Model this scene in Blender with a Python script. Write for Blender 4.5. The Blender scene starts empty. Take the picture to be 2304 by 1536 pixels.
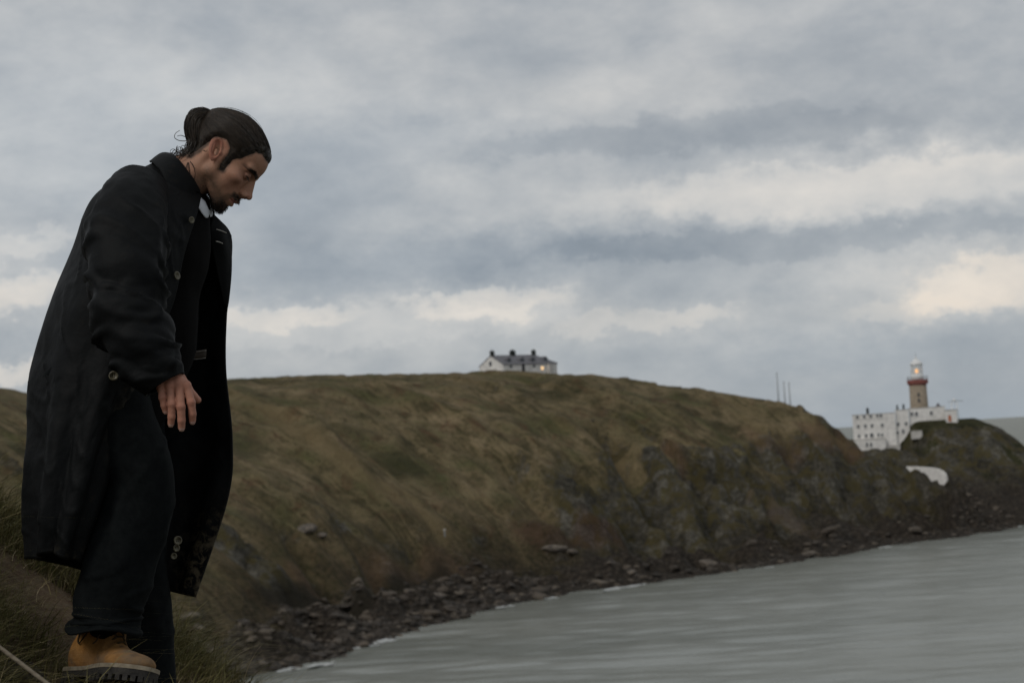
import bpy, math, random
import numpy as np
from mathutils import Vector, Matrix

# ------------------------------------------------------------------ camera
FPX, PW, PH = 4480.0, 2304.0, 1536.0          # focal length and size of the photograph in its pixels
EYE = np.array([0.0, 0.0, 28.0])              # metres above the sea
_p, _r = math.radians(3.02), math.radians(3.45)
_f = np.array([0, math.cos(_p), math.sin(_p)])
_u0 = np.array([0, -math.sin(_p), math.cos(_p)])
_r0 = np.array([1.0, 0, 0])
RIGHT = _r0 * math.cos(_r) - _u0 * math.sin(_r)
UP = _u0 * math.cos(_r) + _r0 * math.sin(_r)
scene = bpy.context.scene
cam = bpy.data.cameras.new('camera')
camo = bpy.data.objects.new('camera', cam)
scene.collection.objects.link(camo)
scene.camera = camo
cam.sensor_width = 36.0
cam.lens = 36.0 * FPX / PW
cam.clip_start, cam.clip_end = 0.1, 120000.0
camo.matrix_world = Matrix(((RIGHT[0], UP[0], -_f[0], EYE[0]), (RIGHT[1], UP[1], -_f[1], EYE[1]),
                            (RIGHT[2], UP[2], -_f[2], EYE[2]), (0, 0, 0, 1)))
MAN_D = 4.7                                    # distance of the man
cam.dof.use_dof = True
cam.dof.focus_distance = MAN_D - 0.1
cam.dof.aperture_fstop = 8.5
cam.dof.aperture_blades = 7

def ray(px, py):
    return _f + RIGHT * ((px - PW / 2) / FPX) - UP * ((py - PH / 2) / FPX)
def at_z(px, py, z=0.0):
    d = ray(px, py); return EYE + d * ((z - EYE[2]) / d[2])
def at_y(px, py, y):
    d = ray(px, py); return EYE + d * (y / d[1])
def project(P):
    P = np.asarray(P, float) - EYE
    w = P @ _f
    return PW / 2 + FPX * (P @ RIGHT) / w, PH / 2 - FPX * (P @ UP) / w

# ------------------------------------------------------------------ view, world, sun
vs = scene.view_settings
vs.view_transform, vs.look, vs.gamma, vs.exposure = 'Standard', 'None', 1.0, 0.0
vs.use_curve_mapping = False
SUN_EL, SUN_AZ = math.radians(42), math.radians(-138)   # azimuth from the view direction towards the right

class NT:
    """short-hand for building node trees"""
    def __init__(s, tree): s.t = tree; tree.nodes.clear()
    def n(s, kind, **kw):
        nd = s.t.nodes.new('ShaderNode' + kind)
        for k, v in kw.items():
            if k.startswith('i_'):
                nd.inputs[k[2:].replace('_', ' ')].default_value = v
            else: setattr(nd, k, v)
        return nd
    def l(s, a, b): s.t.links.new(a, b)
    def val(s, x, sock):
        if hasattr(x, 'is_output'): s.l(x, sock)
        else: sock.default_value = x
    def m(s, op, a, b=0.0, c=None, clamp=False):
        nd = s.t.nodes.new('ShaderNodeMath'); nd.operation = op; nd.use_clamp = clamp
        s.val(a, nd.inputs[0]); s.val(b, nd.inputs[1])
        if c is not None: s.val(c, nd.inputs[2])
        return nd.outputs[0]
    def mix(s, f, a, b, blend='MIX'):
        nd = s.t.nodes.new('ShaderNodeMix'); nd.data_type = 'RGBA'; nd.blend_type = blend
        s.val(f, nd.inputs[0])
        for x, i in ((a, 6), (b, 7)):
            if hasattr(x, 'is_output'): s.l(x, nd.inputs[i])
            else: nd.inputs[i].default_value = (*x[:3], 1)
        return nd.outputs[2]
    def noise(s, vec, scale, detail=4, rough=0.55, dist=0.0, color=False):
        nd = s.t.nodes.new('ShaderNodeTexNoise')
        nd.inputs['Scale'].default_value = scale; nd.inputs['Detail'].default_value = detail
        nd.inputs['Roughness'].default_value = rough; nd.inputs['Distortion'].default_value = dist
        if vec is not None: s.l(vec, nd.inputs['Vector'])
        return nd.outputs['Color'] if color else nd.outputs['Fac']
    def ramp(s, x, stops, mode='LINEAR'):
        nd = s.t.nodes.new('ShaderNodeValToRGB'); cr = nd.color_ramp; cr.interpolation = mode
        while len(cr.elements) < len(stops): cr.elements.new(0.5)
        for e, (p, c) in zip(cr.elements, stops):
            e.position = p
            e.color = (*c, 1) if hasattr(c, '__len__') else (c, c, c, 1)
        s.val(x, nd.inputs[0]); return nd.outputs[0]
    def scale(s, vec, sx, sy, sz):
        nd = s.t.nodes.new('ShaderNodeMapping'); nd.inputs['Scale'].default_value = (sx, sy, sz)
        s.l(vec, nd.inputs['Vector']); return nd.outputs[0]
    def attr(s, name, out='Fac'):
        nd = s.t.nodes.new('ShaderNodeAttribute'); nd.attribute_name = name; return nd.outputs[out]
    def pos(s): return s.t.nodes.new('ShaderNodeNewGeometry').outputs['Position']
    def obj(s): return s.t.nodes.new('ShaderNodeTexCoord').outputs['Object']
    def bump(s, h, strength=0.5, dist=0.05, normal=None):
        nd = s.t.nodes.new('ShaderNodeBump'); nd.inputs['Strength'].default_value = strength
        nd.inputs['Distance'].default_value = dist; s.l(h, nd.inputs['Height'])
        if normal is not None: s.l(normal, nd.inputs['Normal'])
        return nd.outputs[0]
    def out(s, color, rough=0.8, bump=None, spec=0.3, **kw):
        b = s.t.nodes.new('ShaderNodeBsdfPrincipled')
        if hasattr(color, 'is_output'): s.l(color, b.inputs['Base Color'])
        else: b.inputs['Base Color'].default_value = (*color[:3], 1)
        s.val(rough, b.inputs['Roughness']); b.inputs['Specular IOR Level'].default_value = spec
        for k, v in kw.items(): s.val(v, b.inputs[k.replace('_', ' ')])
        if bump is not None: s.l(bump, b.inputs['Normal'])
        o = s.t.nodes.new('ShaderNodeOutputMaterial'); s.l(b.outputs[0], o.inputs[0]); return b

MATS = {}
def material(name):
    m = bpy.data.materials.new(name); m.use_nodes = True; MATS[name] = m
    return NT(m.node_tree)

def lin(r, g, b):
    return tuple(((c / 255 + 0.055) / 1.055) ** 2.4 if c > 10 else c / 255 / 12.92 for c in (r, g, b))

world = bpy.data.worlds.new('World'); scene.world = world; world.use_nodes = True
def build_world():
    t = NT(world.node_tree)
    d = t.n('TexCoord').outputs['Generated']
    sep = t.n('SeparateXYZ'); t.l(d, sep.inputs[0]); X, Y, Z = sep.outputs
    sky = t.n('TexSky', sky_type='NISHITA', sun_disc=False, sun_elevation=SUN_EL, sun_rotation=SUN_AZ)
    az = t.m('ARCTAN2', X, Y); el = t.m('ARCSINE', Z)
    # ragged edges: the layout coordinates are warped by two octaves of noise
    pv = t.scale(d, 1, 1, 1.5)
    wc = t.n('SeparateColor'); t.l(t.noise(pv, 9.0, 4, 0.55, color=True), wc.inputs[0])
    wf = t.n('SeparateColor'); t.l(t.noise(pv, 46.0, 6, 0.66, color=True), wf.inputs[0])
    az = t.m('ADD', az, t.m('MULTIPLY_ADD', wc.outputs[0], 0.10, -0.05))
    el = t.m('ADD', el, t.m('MULTIPLY_ADD', wc.outputs[1], 0.022, -0.011))
    az = t.m('ADD', az, t.m('MULTIPLY_ADD', wf.outputs[0], 0.05, -0.025))
    el = t.m('ADD', el, t.m('MULTIPLY_ADD', wf.outputs[1], 0.030, -0.015))
    # where the cloud banks hang: pixel, half widths in pixels, brightness, warmth
    banks = [(-40, 660, 200, 36, .24, .7), (10, 560, 170, 24, .12, .2), (0, 840, 120, 24, .24, .5),
             (620, 708, 170, 24, .20, .5), (1090, 690, 190, 30, .22, .5), (880, 735, 420, 34, .10, .0), (1310, 742, 80, 24, .13, .4),
             (1520, 720, 130, 24, .14, .45), (2215, 640, 130, 60, .26, .9), (2060, 690, 150, 30, .10, .4), (1500, 760, 420, 30, .05, 0),
             (1960, 410, 430, 56, .17, .15), (1480, 455, 330, 34, .09, .1), (2150, 350, 260, 30, .09, .1), (1050, 420, 190, 40, .06, .15),
             (1950, 610, 330, 20, .05, .1), (660, 200, 330, 70, .06, -.1), (120, 300, 460, 200, .03, -.8),
             (1560, 300, 480, 40, -.10, .1), (2000, 270, 300, 50, -.06, .1), (1800, 538, 560, 32, -.115, -.05), (1250, 565, 300, 40, -.08, -.1),
             (850, 615, 420, 56, -.08, -.6), (650, 450, 420, 80, -.04, -.5), (900, 300, 300, 50, -.05, -.3), (2000, 130, 330, 80, -.06, .1),
             (1650, 640, 230, 30, -.05, -.2), (1950, 790, 380, 50, -.06, -.5), (250, 620, 200, 30, -.05, -.4),
             (120, 760, 200, 40, -.05, -.4), (1350, 210, 350, 50, .05, .1), (1250, 60, 600, 50, .05, .05), (300, 60, 400, 60, .03, 0)]
    tot = warm = None
    for px, py, sx, sy, amp, w in banks:
        D = ray(px, py); a0 = math.atan2(D[0], D[1]); e0 = math.atan2(D[2], math.hypot(D[0], D[1]))
        dx = t.m('MULTIPLY', t.m('SUBTRACT', az, a0), FPX / sx)
        dy = t.m('SUBTRACT', el, e0)
        dy = t.m('MULTIPLY', dy, FPX / sy)
        q = t.m('MULTIPLY_ADD', dx, dx, t.m('MULTIPLY', dy, dy))
        g = t.m('POWER', 2.2, t.m('MULTIPLY', q, -.8))
        if amp > .09 or amp < -.09:
            mr = t.n('MapRange', interpolation_type='SMOOTHSTEP', i_From_Min=.32, i_From_Max=.68); t.l(g, mr.inputs[0]); g = t.m('MULTIPLY_ADD', g, .45, t.m('MULTIPLY', mr.outputs[0], .55))
        tot = t.m('MULTIPLY', g, amp) if tot is None else t.m('MULTIPLY_ADD', g, amp, tot)
        if w: warm = t.m('MULTIPLY', g, w * .5) if warm is None else t.m('MULTIPLY_ADD', g, w * .5, warm)
    # overall rolling texture of the cloud deck, everywhere in the sky
    n1 = t.noise(t.scale(d, 1, 1, 2.2), 8.0, 7, 0.56, 0.15)
    n2 = t.noise(t.scale(d, 1, 1, 1.8), 30.0, 7, 0.62, 0.1)
    v = t.m('ADD', tot, t.m('MULTIPLY_ADD', n1, 0.46, 0.335))
    v = t.m('ADD', v, t.m('MULTIPLY_ADD', n2, 0.24, -0.12))
    col = t.ramp(v, [(0.18, lin(112, 122, 132)), (0.36, lin(140, 148, 157)), (0.52, lin(167, 172, 177)),
                     (0.68, lin(196, 197, 197)), (0.92, lin(230, 225, 218))])
    col = t.mix(t.m('MAXIMUM', warm, 0.0, clamp=True), col, t.mix(1.0, col, (1.10, 0.98, 0.86), 'MULTIPLY'))
    cool = t.m('MULTIPLY', warm, -1.0)
    col = t.mix(t.m('MAXIMUM', cool, 0.0, clamp=True), col, t.mix(1.0, col, (0.93, 1.0, 1.07), 'MULTIPLY'))
    # towards the horizon the air turns everything blue grey
    hz = t.m('POWER', t.m('SUBTRACT', 1.0, t.m('ABSOLUTE', Z), clamp=True), 38.0)
    col = t.mix(t.m('MULTIPLY', hz, 0.68), col, lin(150, 161, 171))
    ten = t.mix(1.0, col, (10.0, 10.0, 10.0), 'MULTIPLY')
    col = t.mix(0.955, sky.outputs[0], ten)
    bg = t.n('Background', i_Strength=0.1); t.l(col, bg.inputs[0])
    o = t.n('OutputWorld'); t.l(bg.outputs[0], o.inputs[0])
build_world()
world.cycles.sampling_method = 'MANUAL'; world.cycles.sample_map_resolution = 512

sun = bpy.data.lights.new('sun', 'SUN'); sun.energy = 1.0; sun.angle = math.radians(18); sun.color = (1.0, 0.95, 0.88)
suno = bpy.data.objects.new('sun', sun); scene.collection.objects.link(suno)
sd = Vector((math.sin(SUN_AZ) * math.cos(SUN_EL), math.cos(SUN_AZ) * math.cos(SUN_EL), math.sin(SUN_EL)))
suno.rotation_euler = sd.to_track_quat('Z', 'Y').to_euler(); suno.location = (-30, -30, 80)

# ------------------------------------------------------------------ helpers
rng = np.random.default_rng(7)
random.seed(7)
def link(o, parent=None):
    scene.collection.objects.link(o)
    if parent is not None: o.parent = parent
    return o
def tag(o, label=None, cat=None, group=None, kind=None):
    for k, v in (('label', label), ('category', cat), ('group', group), ('kind', kind)):
        if v: o[k] = v
    return o
def empty(name, loc, rz=0.0):
    o = bpy.data.objects.new(name, None); o.location = [float(c) for c in loc]; o.rotation_euler = (0, 0, rz)
    o.empty_display_size = 0.2
    return link(o)
def make_mesh(name, V, F, mat=None, smooth=True, attrs=None):
    V = np.asarray(V, np.float32)
    me = bpy.data.meshes.new(name)
    if isinstance(F, np.ndarray):
        k = F.shape[1]; n = len(F)
        me.vertices.add(len(V)); me.vertices.foreach_set('co', V.ravel())
        me.loops.add(n * k); me.loops.foreach_set('vertex_index', F.astype(np.int32).ravel())
        me.polygons.add(n); me.polygons.foreach_set('loop_start', np.arange(0, n * k, k, dtype=np.int32))
        me.update(calc_edges=True); me.validate()
    else:
        me.from_pydata([tuple(map(float, v)) for v in V], [], F)
    me.polygons.foreach_set('use_smooth', np.full(len(me.polygons), smooth))
    for nm, a in (attrs or {}).items():
        a = np.asarray(a, np.float32)
        if a.ndim == 1:
            at = me.attributes.new(nm, 'FLOAT', 'POINT'); at.data.foreach_set('value', a)
        else:
            at = me.attributes.new(nm, 'FLOAT_VECTOR', 'POINT'); at.data.foreach_set('vector', a.ravel())
    if mat: me.materials.append(MATS[mat] if isinstance(mat, str) else mat)
    me.update()
    return me
def obj(name, V, F, mat=None, parent=None, smooth=True, attrs=None):
    o = bpy.data.objects.new(name, make_mesh(name, V, F, mat, smooth, attrs))
    return link(o, parent)

def _hash(ix, iy, iz, seed):
    h = (ix.astype(np.int64) * 374761393 + iy.astype(np.int64) * 668265263 + iz.astype(np.int64) * 2147483647 + seed * 1274126177) & 0xFFFFFFFF
    h = ((h ^ (h >> 13)) * 1274126177) & 0xFFFFFFFF
    h = ((h ^ (h >> 16)) * 2246822519) & 0xFFFFFFFF
    return ((h ^ (h >> 15)) & 0xFFFFFF) / float(0xFFFFFF) * 2 - 1
def vnoise(x, y, z=None, seed=0):
    x, y = np.asarray(x, float), np.asarray(y, float)
    z = np.zeros_like(x) if z is None else np.asarray(z, float)
    ix, iy, iz = np.floor(x), np.floor(y), np.floor(z)
    fx, fy, fz = x - ix, y - iy, z - iz
    s = lambda t: t * t * t * (t * (t * 6 - 15) + 10)
    fx, fy, fz = s(fx), s(fy), s(fz)
    r = 0
    for dx in (0, 1):
        wx = fx if dx else 1 - fx
        for dy in (0, 1):
            wy = fy if dy else 1 - fy
            for dz in (0, 1):
                wz = fz if dz else 1 - fz
                r = r + wx * wy * wz * _hash(ix + dx, iy + dy, iz + dz, seed)
    return r
def fbm(x, y, z=None, oct=4, seed=0, gain=0.5):
    r, a, f, tot = 0, 1.0, 1.0, 0
    for i in range(oct):
        r = r + a * vnoise(np.asarray(x) * f, np.asarray(y) * f, None if z is None else np.asarray(z) * f, seed + i * 17)
        tot += a; a *= gain; f *= 2.03
    return r / tot
def sstep(a, b, x):
    t = np.clip((x - a) / (b - a), 0, 1); return t * t * (3 - 2 * t)
def grid_faces(nu, nv, closed=False):
    """quads of a nu x nv grid of vertices stored row by row (nv per row)"""
    i, j = np.meshgrid(np.arange(nu - 1), np.arange(nv if closed else nv - 1), indexing='ij')
    a = (i * nv + j).ravel(); b = (i * nv + (j + 1) % nv).ravel()
    return np.stack([a, b, b + nv, a + nv], 1)
def boxes(bl):
    """vertices and faces of axis-aligned boxes (x0,x1,y0,y1,z0,z1)"""
    V, F = [], []
    for x0, x1, y0, y1, z0, z1 in bl:
        k = len(V)
        V += [(x0, y0, z0), (x1, y0, z0), (x1, y1, z0), (x0, y1, z0), (x0, y0, z1), (x1, y0, z1), (x1, y1, z1), (x0, y1, z1)]
        F += [(k, k + 3, k + 2, k + 1), (k + 4, k + 5, k + 6, k + 7), (k, k + 1, k + 5, k + 4), (k + 1, k + 2, k + 6, k + 5),
              (k + 2, k + 3, k + 7, k + 6), (k + 3, k, k + 4, k + 7)]
    return V, F
def lathe(prof, n=24, cx=0, cy=0):
    V = [(cx + r * math.cos(2 * math.pi * j / n), cy + r * math.sin(2 * math.pi * j / n), z) for r, z in prof for j in range(n)]
    F = [tuple(f) for f in grid_faces(len(prof), n, True)]
    F += [tuple(range(n))[::-1], tuple((len(prof) - 1) * n + j for j in range(n))]
    return V, F
def tube(pts, rad, n=6, cap=True):
    """a tube along a polyline, rad a number or one per point"""
    P = np.asarray(pts, float); m = len(P)
    R = np.full(m, rad) if np.isscalar(rad) else np.asarray(rad, float)
    T = np.gradient(P, axis=0); T /= np.linalg.norm(T, axis=1)[:, None] + 1e-12
    ref = np.array([0, 0, 1.0]) if abs(T[0][2]) < .9 else np.array([1.0, 0, 0])
    V = []
    N = np.cross(T[0], ref); N /= np.linalg.norm(N)
    for i in range(m):
        N = N - T[i] * (N @ T[i]); N /= np.linalg.norm(N) + 1e-12
        B = np.cross(T[i], N)
        for j in range(n):
            a = 2 * math.pi * j / n
            V.append(P[i] + R[i] * (math.cos(a) * N + math.sin(a) * B))
    F = [tuple(int(c) for c in f) for f in grid_faces(m, n, True)]
    if cap: F += [tuple(range(n))[::-1], tuple((m - 1) * n + j for j in range(n))]
    return np.array(V), F
def catmull(P, n):
    """n points through the control points P"""
    P = np.asarray(P, float); m = len(P)
    t = np.linspace(0, m - 1, n); i = np.clip(np.floor(t).astype(int), 0, m - 2); f = (t - i)[:, None]
    Q = np.concatenate([[2 * P[0] - P[1]], P, [2 * P[-1] - P[-2]]])
    p0, p1, p2, p3 = Q[i], Q[i + 1], Q[i + 2], Q[i + 3]
    return .5 * (2 * p1 + (p2 - p0) * f + (2 * p0 - 5 * p1 + 4 * p2 - p3) * f ** 2 + (3 * p1 - p0 - 3 * p2 + p3) * f ** 3)
# ------------------------------------------------------------------ the headland
COAST_PX = [(520, 1536), (600, 1512), (680, 1494), (740, 1481), (800, 1456), (870, 1434), (950, 1407), (1050, 1386), (1130, 1360),
            (1200, 1347), (1270, 1335), (1340, 1326), (1400, 1318), (1500, 1305), (1600, 1291), (1700, 1278), (1800, 1264), (1840, 1255),
            (1870, 1253), (1940, 1238), (2000, 1225), (2080, 1215), (2150, 1209), (2200, 1199), (2242, 1196)]
coast = [tuple(at_z(*p)[:2]) for p in COAST_PX]
MAIN = [(45, -120), (40, -40), (30, 10), (8, 48), (-22, 72), (-46, 110), (-58, 150), (-57, 190), (-47, 226)] + coast + \
       [(126, 514), (119, 530), (103, 546), (88, 570), (60, 610), (-60, 650), (-220, 670), (-480, 660), (-480, -120)]
SKY_PX = [(-600, 860), (-100, 866), (0, 872), (25, 873), (60, 885), (200, 885), (400, 862), (515, 852), (600, 848), (700, 843), (850, 841), (950, 840), (1030, 838),
          (1075, 834), (1130, 831), (1170, 834), (1260, 841), (1330, 842), (1420, 850), (1500, 866), (1590, 874), (1640, 886), (1700, 895),
          (1750, 902), (1790, 906), (1830, 925), (1870, 950), (1900, 970), (1920, 995), (1945, 1015), (1990, 1028), (2030, 1045),
          (2080, 1063), (2120, 1080), (2180, 1112), (2220, 1150), (2250, 1190)]

def poly_dist(poly, x, y):
    """signed distance to a closed polygon (inside positive) and arc length of the nearest point"""
    P = np.array(poly, float); n = len(P)
    best = np.full(x.shape, 1e9); arc = np.zeros(x.shape); inside = np.zeros(x.shape, bool); s0 = 0.0
    for i in range(n):
        a, b = P[i], P[(i + 1) % n]; e = b - a; L = np.hypot(*e)
        t = np.clip(((x - a[0]) * e[0] + (y - a[1]) * e[1]) / (L * L), 0, 1)
        d = np.hypot(x - a[0] - t * e[0], y - a[1] - t * e[1])
        m = d < best; best[m] = d[m]; arc[m] = s0 + t[m] * L; s0 += L
        c = ((a[1] > y) != (b[1] > y)) & (x < (b[0] - a[0]) * (y - a[1]) / (b[1] - a[1] + 1e-9) + a[0])
        inside ^= c
    return np.where(inside, best, -best), arc

def axis_coords(segs):
    out = []
    for a, b, h in segs: out.append(np.arange(a, b, h))
    return np.concatenate(out + [[segs[-1][1]]])

gx = axis_coords([(-480, -150, 6), (-150, -90, 2.5), (-90, 150, 0.9), (150, 190, 2.5)])
gy = axis_coords([(-120, 150, 6), (150, 230, 2.5), (230, 590, 0.9), (590, 680, 5)])
GX, GY = np.meshgrid(gx, gy, indexing='ij')
D_, S_ = poly_dist(MAIN, GX, GY)
# uneven coast: coves and points
D_ = D_ + 2.2 * fbm(GX / 9, GY / 9, oct=4, seed=3) * sstep(20, 2, np.abs(D_))
PROF_D = np.array([-60, -12, 0, 4, 9, 14, 17, 20, 26, 37, 54, 76, 102, 142, 400], float)
PROF_Z = np.array([-14, -3.5, 0, .7, 1.3, 2.1, 4.2, 7.4, 12.5, 20.5, 31, 40, 44.5, 46, 47], float)
z = np.interp(D_, PROF_D, PROF_Z)
# fall-line spurs and gullies (noise that changes along the coast and hardly inland)
sp = fbm(S_ / 26 + .25 * fbm(GX / 30, GY / 30, seed=5), D_ / 130, oct=3, seed=11)
amp = sstep(5, 28, D_) * sstep(120, 55, D_)
rg_ = 1 - 2.2 * np.abs(fbm(S_ / 34 + .35 * fbm(GX / 25, GY / 25, seed=8), D_ / 120, oct=2, seed=14))
z = z + (3.6 * sp + 2.6 * rg_ * sstep(300, 380, GY)) * amp
sp2 = fbm(S_ / 7.5 + 1.2 * fbm(GX / 16, GY / 16, seed=6), D_ / 45, oct=4, seed=21)
z = z + 1.9 * sp2 * sstep(4, 16, D_) * sstep(110, 40, D_)
z = z + .8 * fbm(GX / 5, GY / 5, oct=4, seed=31) * sstep(2, 12, D_)
# rock bones in the lower slope: craggy, stepped, stronger towards the point
ROCKY = sstep(.0, .5, .34 * sstep(330, 430, GY) + .85 * fbm(GX / 24, GY / 24, oct=3, seed=41) + .06) * sstep(8, 12, D_) * sstep(44, 26, D_)
ROCKY = np.maximum(ROCKY, sstep(9, 6, D_ - 8) * sstep(3, 7, D_))
qx, qy = project(np.stack([GX, GY, z], -1))       # the crags stand where the photograph shows bare rock
CRAG = sstep(1200, 1330, qx) * sstep(1990, 1900, qx) * sstep(985, 1050, qy - .06 * (qx - 1500)) * sstep(300, 330, GY) * sstep(10, 14, D_) * sstep(60, 40, D_)
ROCKY = np.maximum(ROCKY, CRAG * sstep(-.25, .15, fbm(GX / 11, GY / 11, oct=3, seed=44)))
rid = 1 - np.abs(fbm((GX + .5 * GY) / 12, (GY - .5 * GX) / 24, z / 14, oct=4, seed=51)) * 2
z = z + ROCKY * (6.0 * (rid - .5) + .8 * fbm(GX / 2.4, GY / 2.4, oct=3, seed=61))
shore = sstep(18, 12, D_) * sstep(-2, 2, D_)
z = z + shore * (1.3 * np.abs(fbm(GX / 3.2, GY / 3.2, oct=3, seed=71)) + .9 * np.maximum(0, fbm(S_ / 4, D_ / 2.2, oct=3, seed=73)))
# the deep clefts that run down the rocks
def first_hit(px, py):
    d = ray(px, py); T = np.arange(200.0, 620, .5); P_ = EYE + d[None] * T[:, None]
    i = np.clip(np.searchsorted(gx, P_[:, 0]) - 1, 0, len(gx) - 1); j = np.clip(np.searchsorted(gy, P_[:, 1]) - 1, 0, len(gy) - 1)
    h = np.nonzero(P_[:, 2] < z[i, j])[0]; return P_[h[0]][:2] if len(h) else None
zc = np.zeros_like(z)
for pts_, dep, wid in (([(1300, 1050), (1370, 1110), (1440, 1175), (1470, 1200)], 4.0, 2.2), ([(1370, 990), (1440, 1060), (1490, 1130), (1550, 1235)], 5.0, 2.6), ([(1640, 1060), (1720, 1120), (1790, 1170), (1860, 1205)], 4.5, 2.2),
                       ([(1560, 1090), (1590, 1150), (1600, 1200)], 2.5, 1.6), ([(1170, 1080), (1230, 1140), (1290, 1190)], 2.5, 1.8), ([(780, 1190), (830, 1250), (850, 1310)], 2.5, 1.6), ([(930, 1240), (960, 1290)], 2.2, 1.5), ([(640, 1200), (690, 1260), (730, 1320)], 2.0, 1.6)):
    w_ = [first_hit(*p) for p in pts_]; w_ = [p for p in w_ if p is not None]
    for a, b in zip(w_[:-1], w_[1:]):
        e_ = b - a; tt_ = np.clip(((GX - a[0]) * e_[0] + (GY - a[1]) * e_[1]) / (e_ @ e_ + 1e-9), 0, 1)
        dd_ = np.hypot(GX - a[0] - tt_ * e_[0], GY - a[1] - tt_ * e_[1]) + .8 * fbm(GX / 3, GY / 3, oct=2, seed=47)
        zc = np.minimum(zc, -1.7 * dep * np.exp(-(dd_ / (wid * 1.7)) ** 2))
z = z + zc * sstep(6, 12, D_)
# heights follow the skyline: one factor for each bearing
tab = np.array(SKY_PX, float)
bear = np.arctan2(GX, GY)
inm = (D_ > 3) & (GY > 150)
kf = np.ones(120); bins = np.linspace(math.atan2(-1752, FPX), math.atan2(1092, FPX), 121)
bi = np.clip(np.digitize(bear, bins) - 1, 0, 119); bc = .5 * (bins[1:] + bins[:-1])
z0 = z.copy()
for it in range(6):
    px, py = project(np.stack([GX, GY, z], -1))
    want = np.interp(px, tab[:, 0], tab[:, 1])
    err = np.where(inm, py - want, 1e9)                       # negative: sticks out above the wanted skyline
    order = np.full(120, 1e9); np.minimum.at(order, bi.ravel(), err.ravel())
    where = {}
    corr = np.zeros(120)
    for b in range(120):
        mk = (bi == b) & inm
        if not mk.any(): continue
        k = np.argmin(np.where(mk, err, 1e9)); r_ = np.hypot(GX.flat[k], GY.flat[k])
        dz = order[b] / FPX * r_
        corr[b] = dz / max(z.flat[k], 4.0)
    kf *= 1 + np.clip(corr, -.35, .5) * .85
    ks = np.convolve(np.pad(kf, 2, 'edge'), [.1, .2, .4, .2, .1], 'valid')
    kk = np.interp(bear, bc, ks)
    z = np.where(z0 > 0, z0 * (1 + (kk - 1) * sstep(2, 16, D_)), z0)
# the near cliff below the camera
def seg_dist(x, y, a, b):
    e = np.array(b, float) - np.array(a, float); t = np.clip(((x - a[0]) * e[0] + (y - a[1]) * e[1]) / (e @ e), 0, 1)
    return np.hypot(x - a[0] - t * e[0], y - a[1] - t * e[1])
dn = seg_dist(GX, GY, (-5, -4), (-160, -30))
znear = 25.2 - .85 * np.maximum(0, dn - 5)
nearm = sstep(190, 120, GY)
z = z * (1 - nearm) + nearm * np.maximum(np.minimum(z, 6 + np.maximum(0, (-GX - 60)) * .1), znear)
# the lighthouse rock beyond the neck
def rock_height(x, y):
    d1 = seg_dist(x, y, (116.5, 566), (125.5, 566)) - 4.0
    d1 = d1 + 1.8 * fbm(x / 9, y / 9, oct=3, seed=81) * sstep(1, 6, d1)
    hg = np.interp(d1, [0, 1.5, 5, 10, 17, 30, 46, 54, 90], [0, .6, 2.6, 6.4, 12, 20, 26.5, 32, 48])
    hc = np.interp(d1, [0, 1.0, 4, 7, 14, 44, 54, 90], [0, .6, 5.5, 9.8, 12.5, 26, 32, 48])
    lf = sstep(116, 110, x)
    h1 = 28.3 - (hg * (1 - lf) + hc * lf)
    d2 = seg_dist(x, y, (93, 570), (108, 566)) - 9.0
    h2 = 20.5 - np.interp(d2, [0, 3, 30, 60], [0, 1.5, 20, 40])
    h = np.maximum(h1, h2)
    rk = sstep(2, 7, d1) * sstep(58, 40, d1)
    rr = 1 - 2 * np.abs(fbm((x + .4 * y) / 7, (y - .3 * x) / 12, h / 9, oct=4, seed=91))
    return h + rk * (1.5 * (rr - .5) + .7 * fbm(x / 2.2, y / 2.2, oct=3, seed=95)), rk * sstep(0, .7, rr + .35)
zr, rkr = rock_height(GX, GY)
isrock = zr > z
z = np.maximum(z, zr)
ROCKY = np.where(isrock, np.maximum(rkr * .75, .2), ROCKY)
DD = np.where(isrock, np.clip(zr * 1.3, 0, 60), D_)

def ground_z(x, y):
    i = np.clip(np.searchsorted(gx, x) - 1, 0, len(gx) - 2); j = np.clip(np.searchsorted(gy, y) - 1, 0, len(gy) - 2)
    u = (x - gx[i]) / (gx[i + 1] - gx[i]); v = (y - gy[j]) / (gy[j + 1] - gy[j])
    return z[i, j] * (1 - u) * (1 - v) + z[i + 1, j] * u * (1 - v) + z[i, j + 1] * (1 - u) * v + z[i + 1, j + 1] * u * v
def on_land(px, py, t0=150.0):
    """first point of the land along the line of sight of a pixel"""
    d = ray(px, py); T = np.arange(t0, 640, .25); P = EYE + d[None] * T[:, None]
    ok = (P[:, 0] > gx[0]) & (P[:, 0] < gx[-1])
    hit = np.nonzero(ok & (P[:, 2] < ground_z(P[:, 0], P[:, 1])))[0]
    return P[hit[0]] if len(hit) else None

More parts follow.
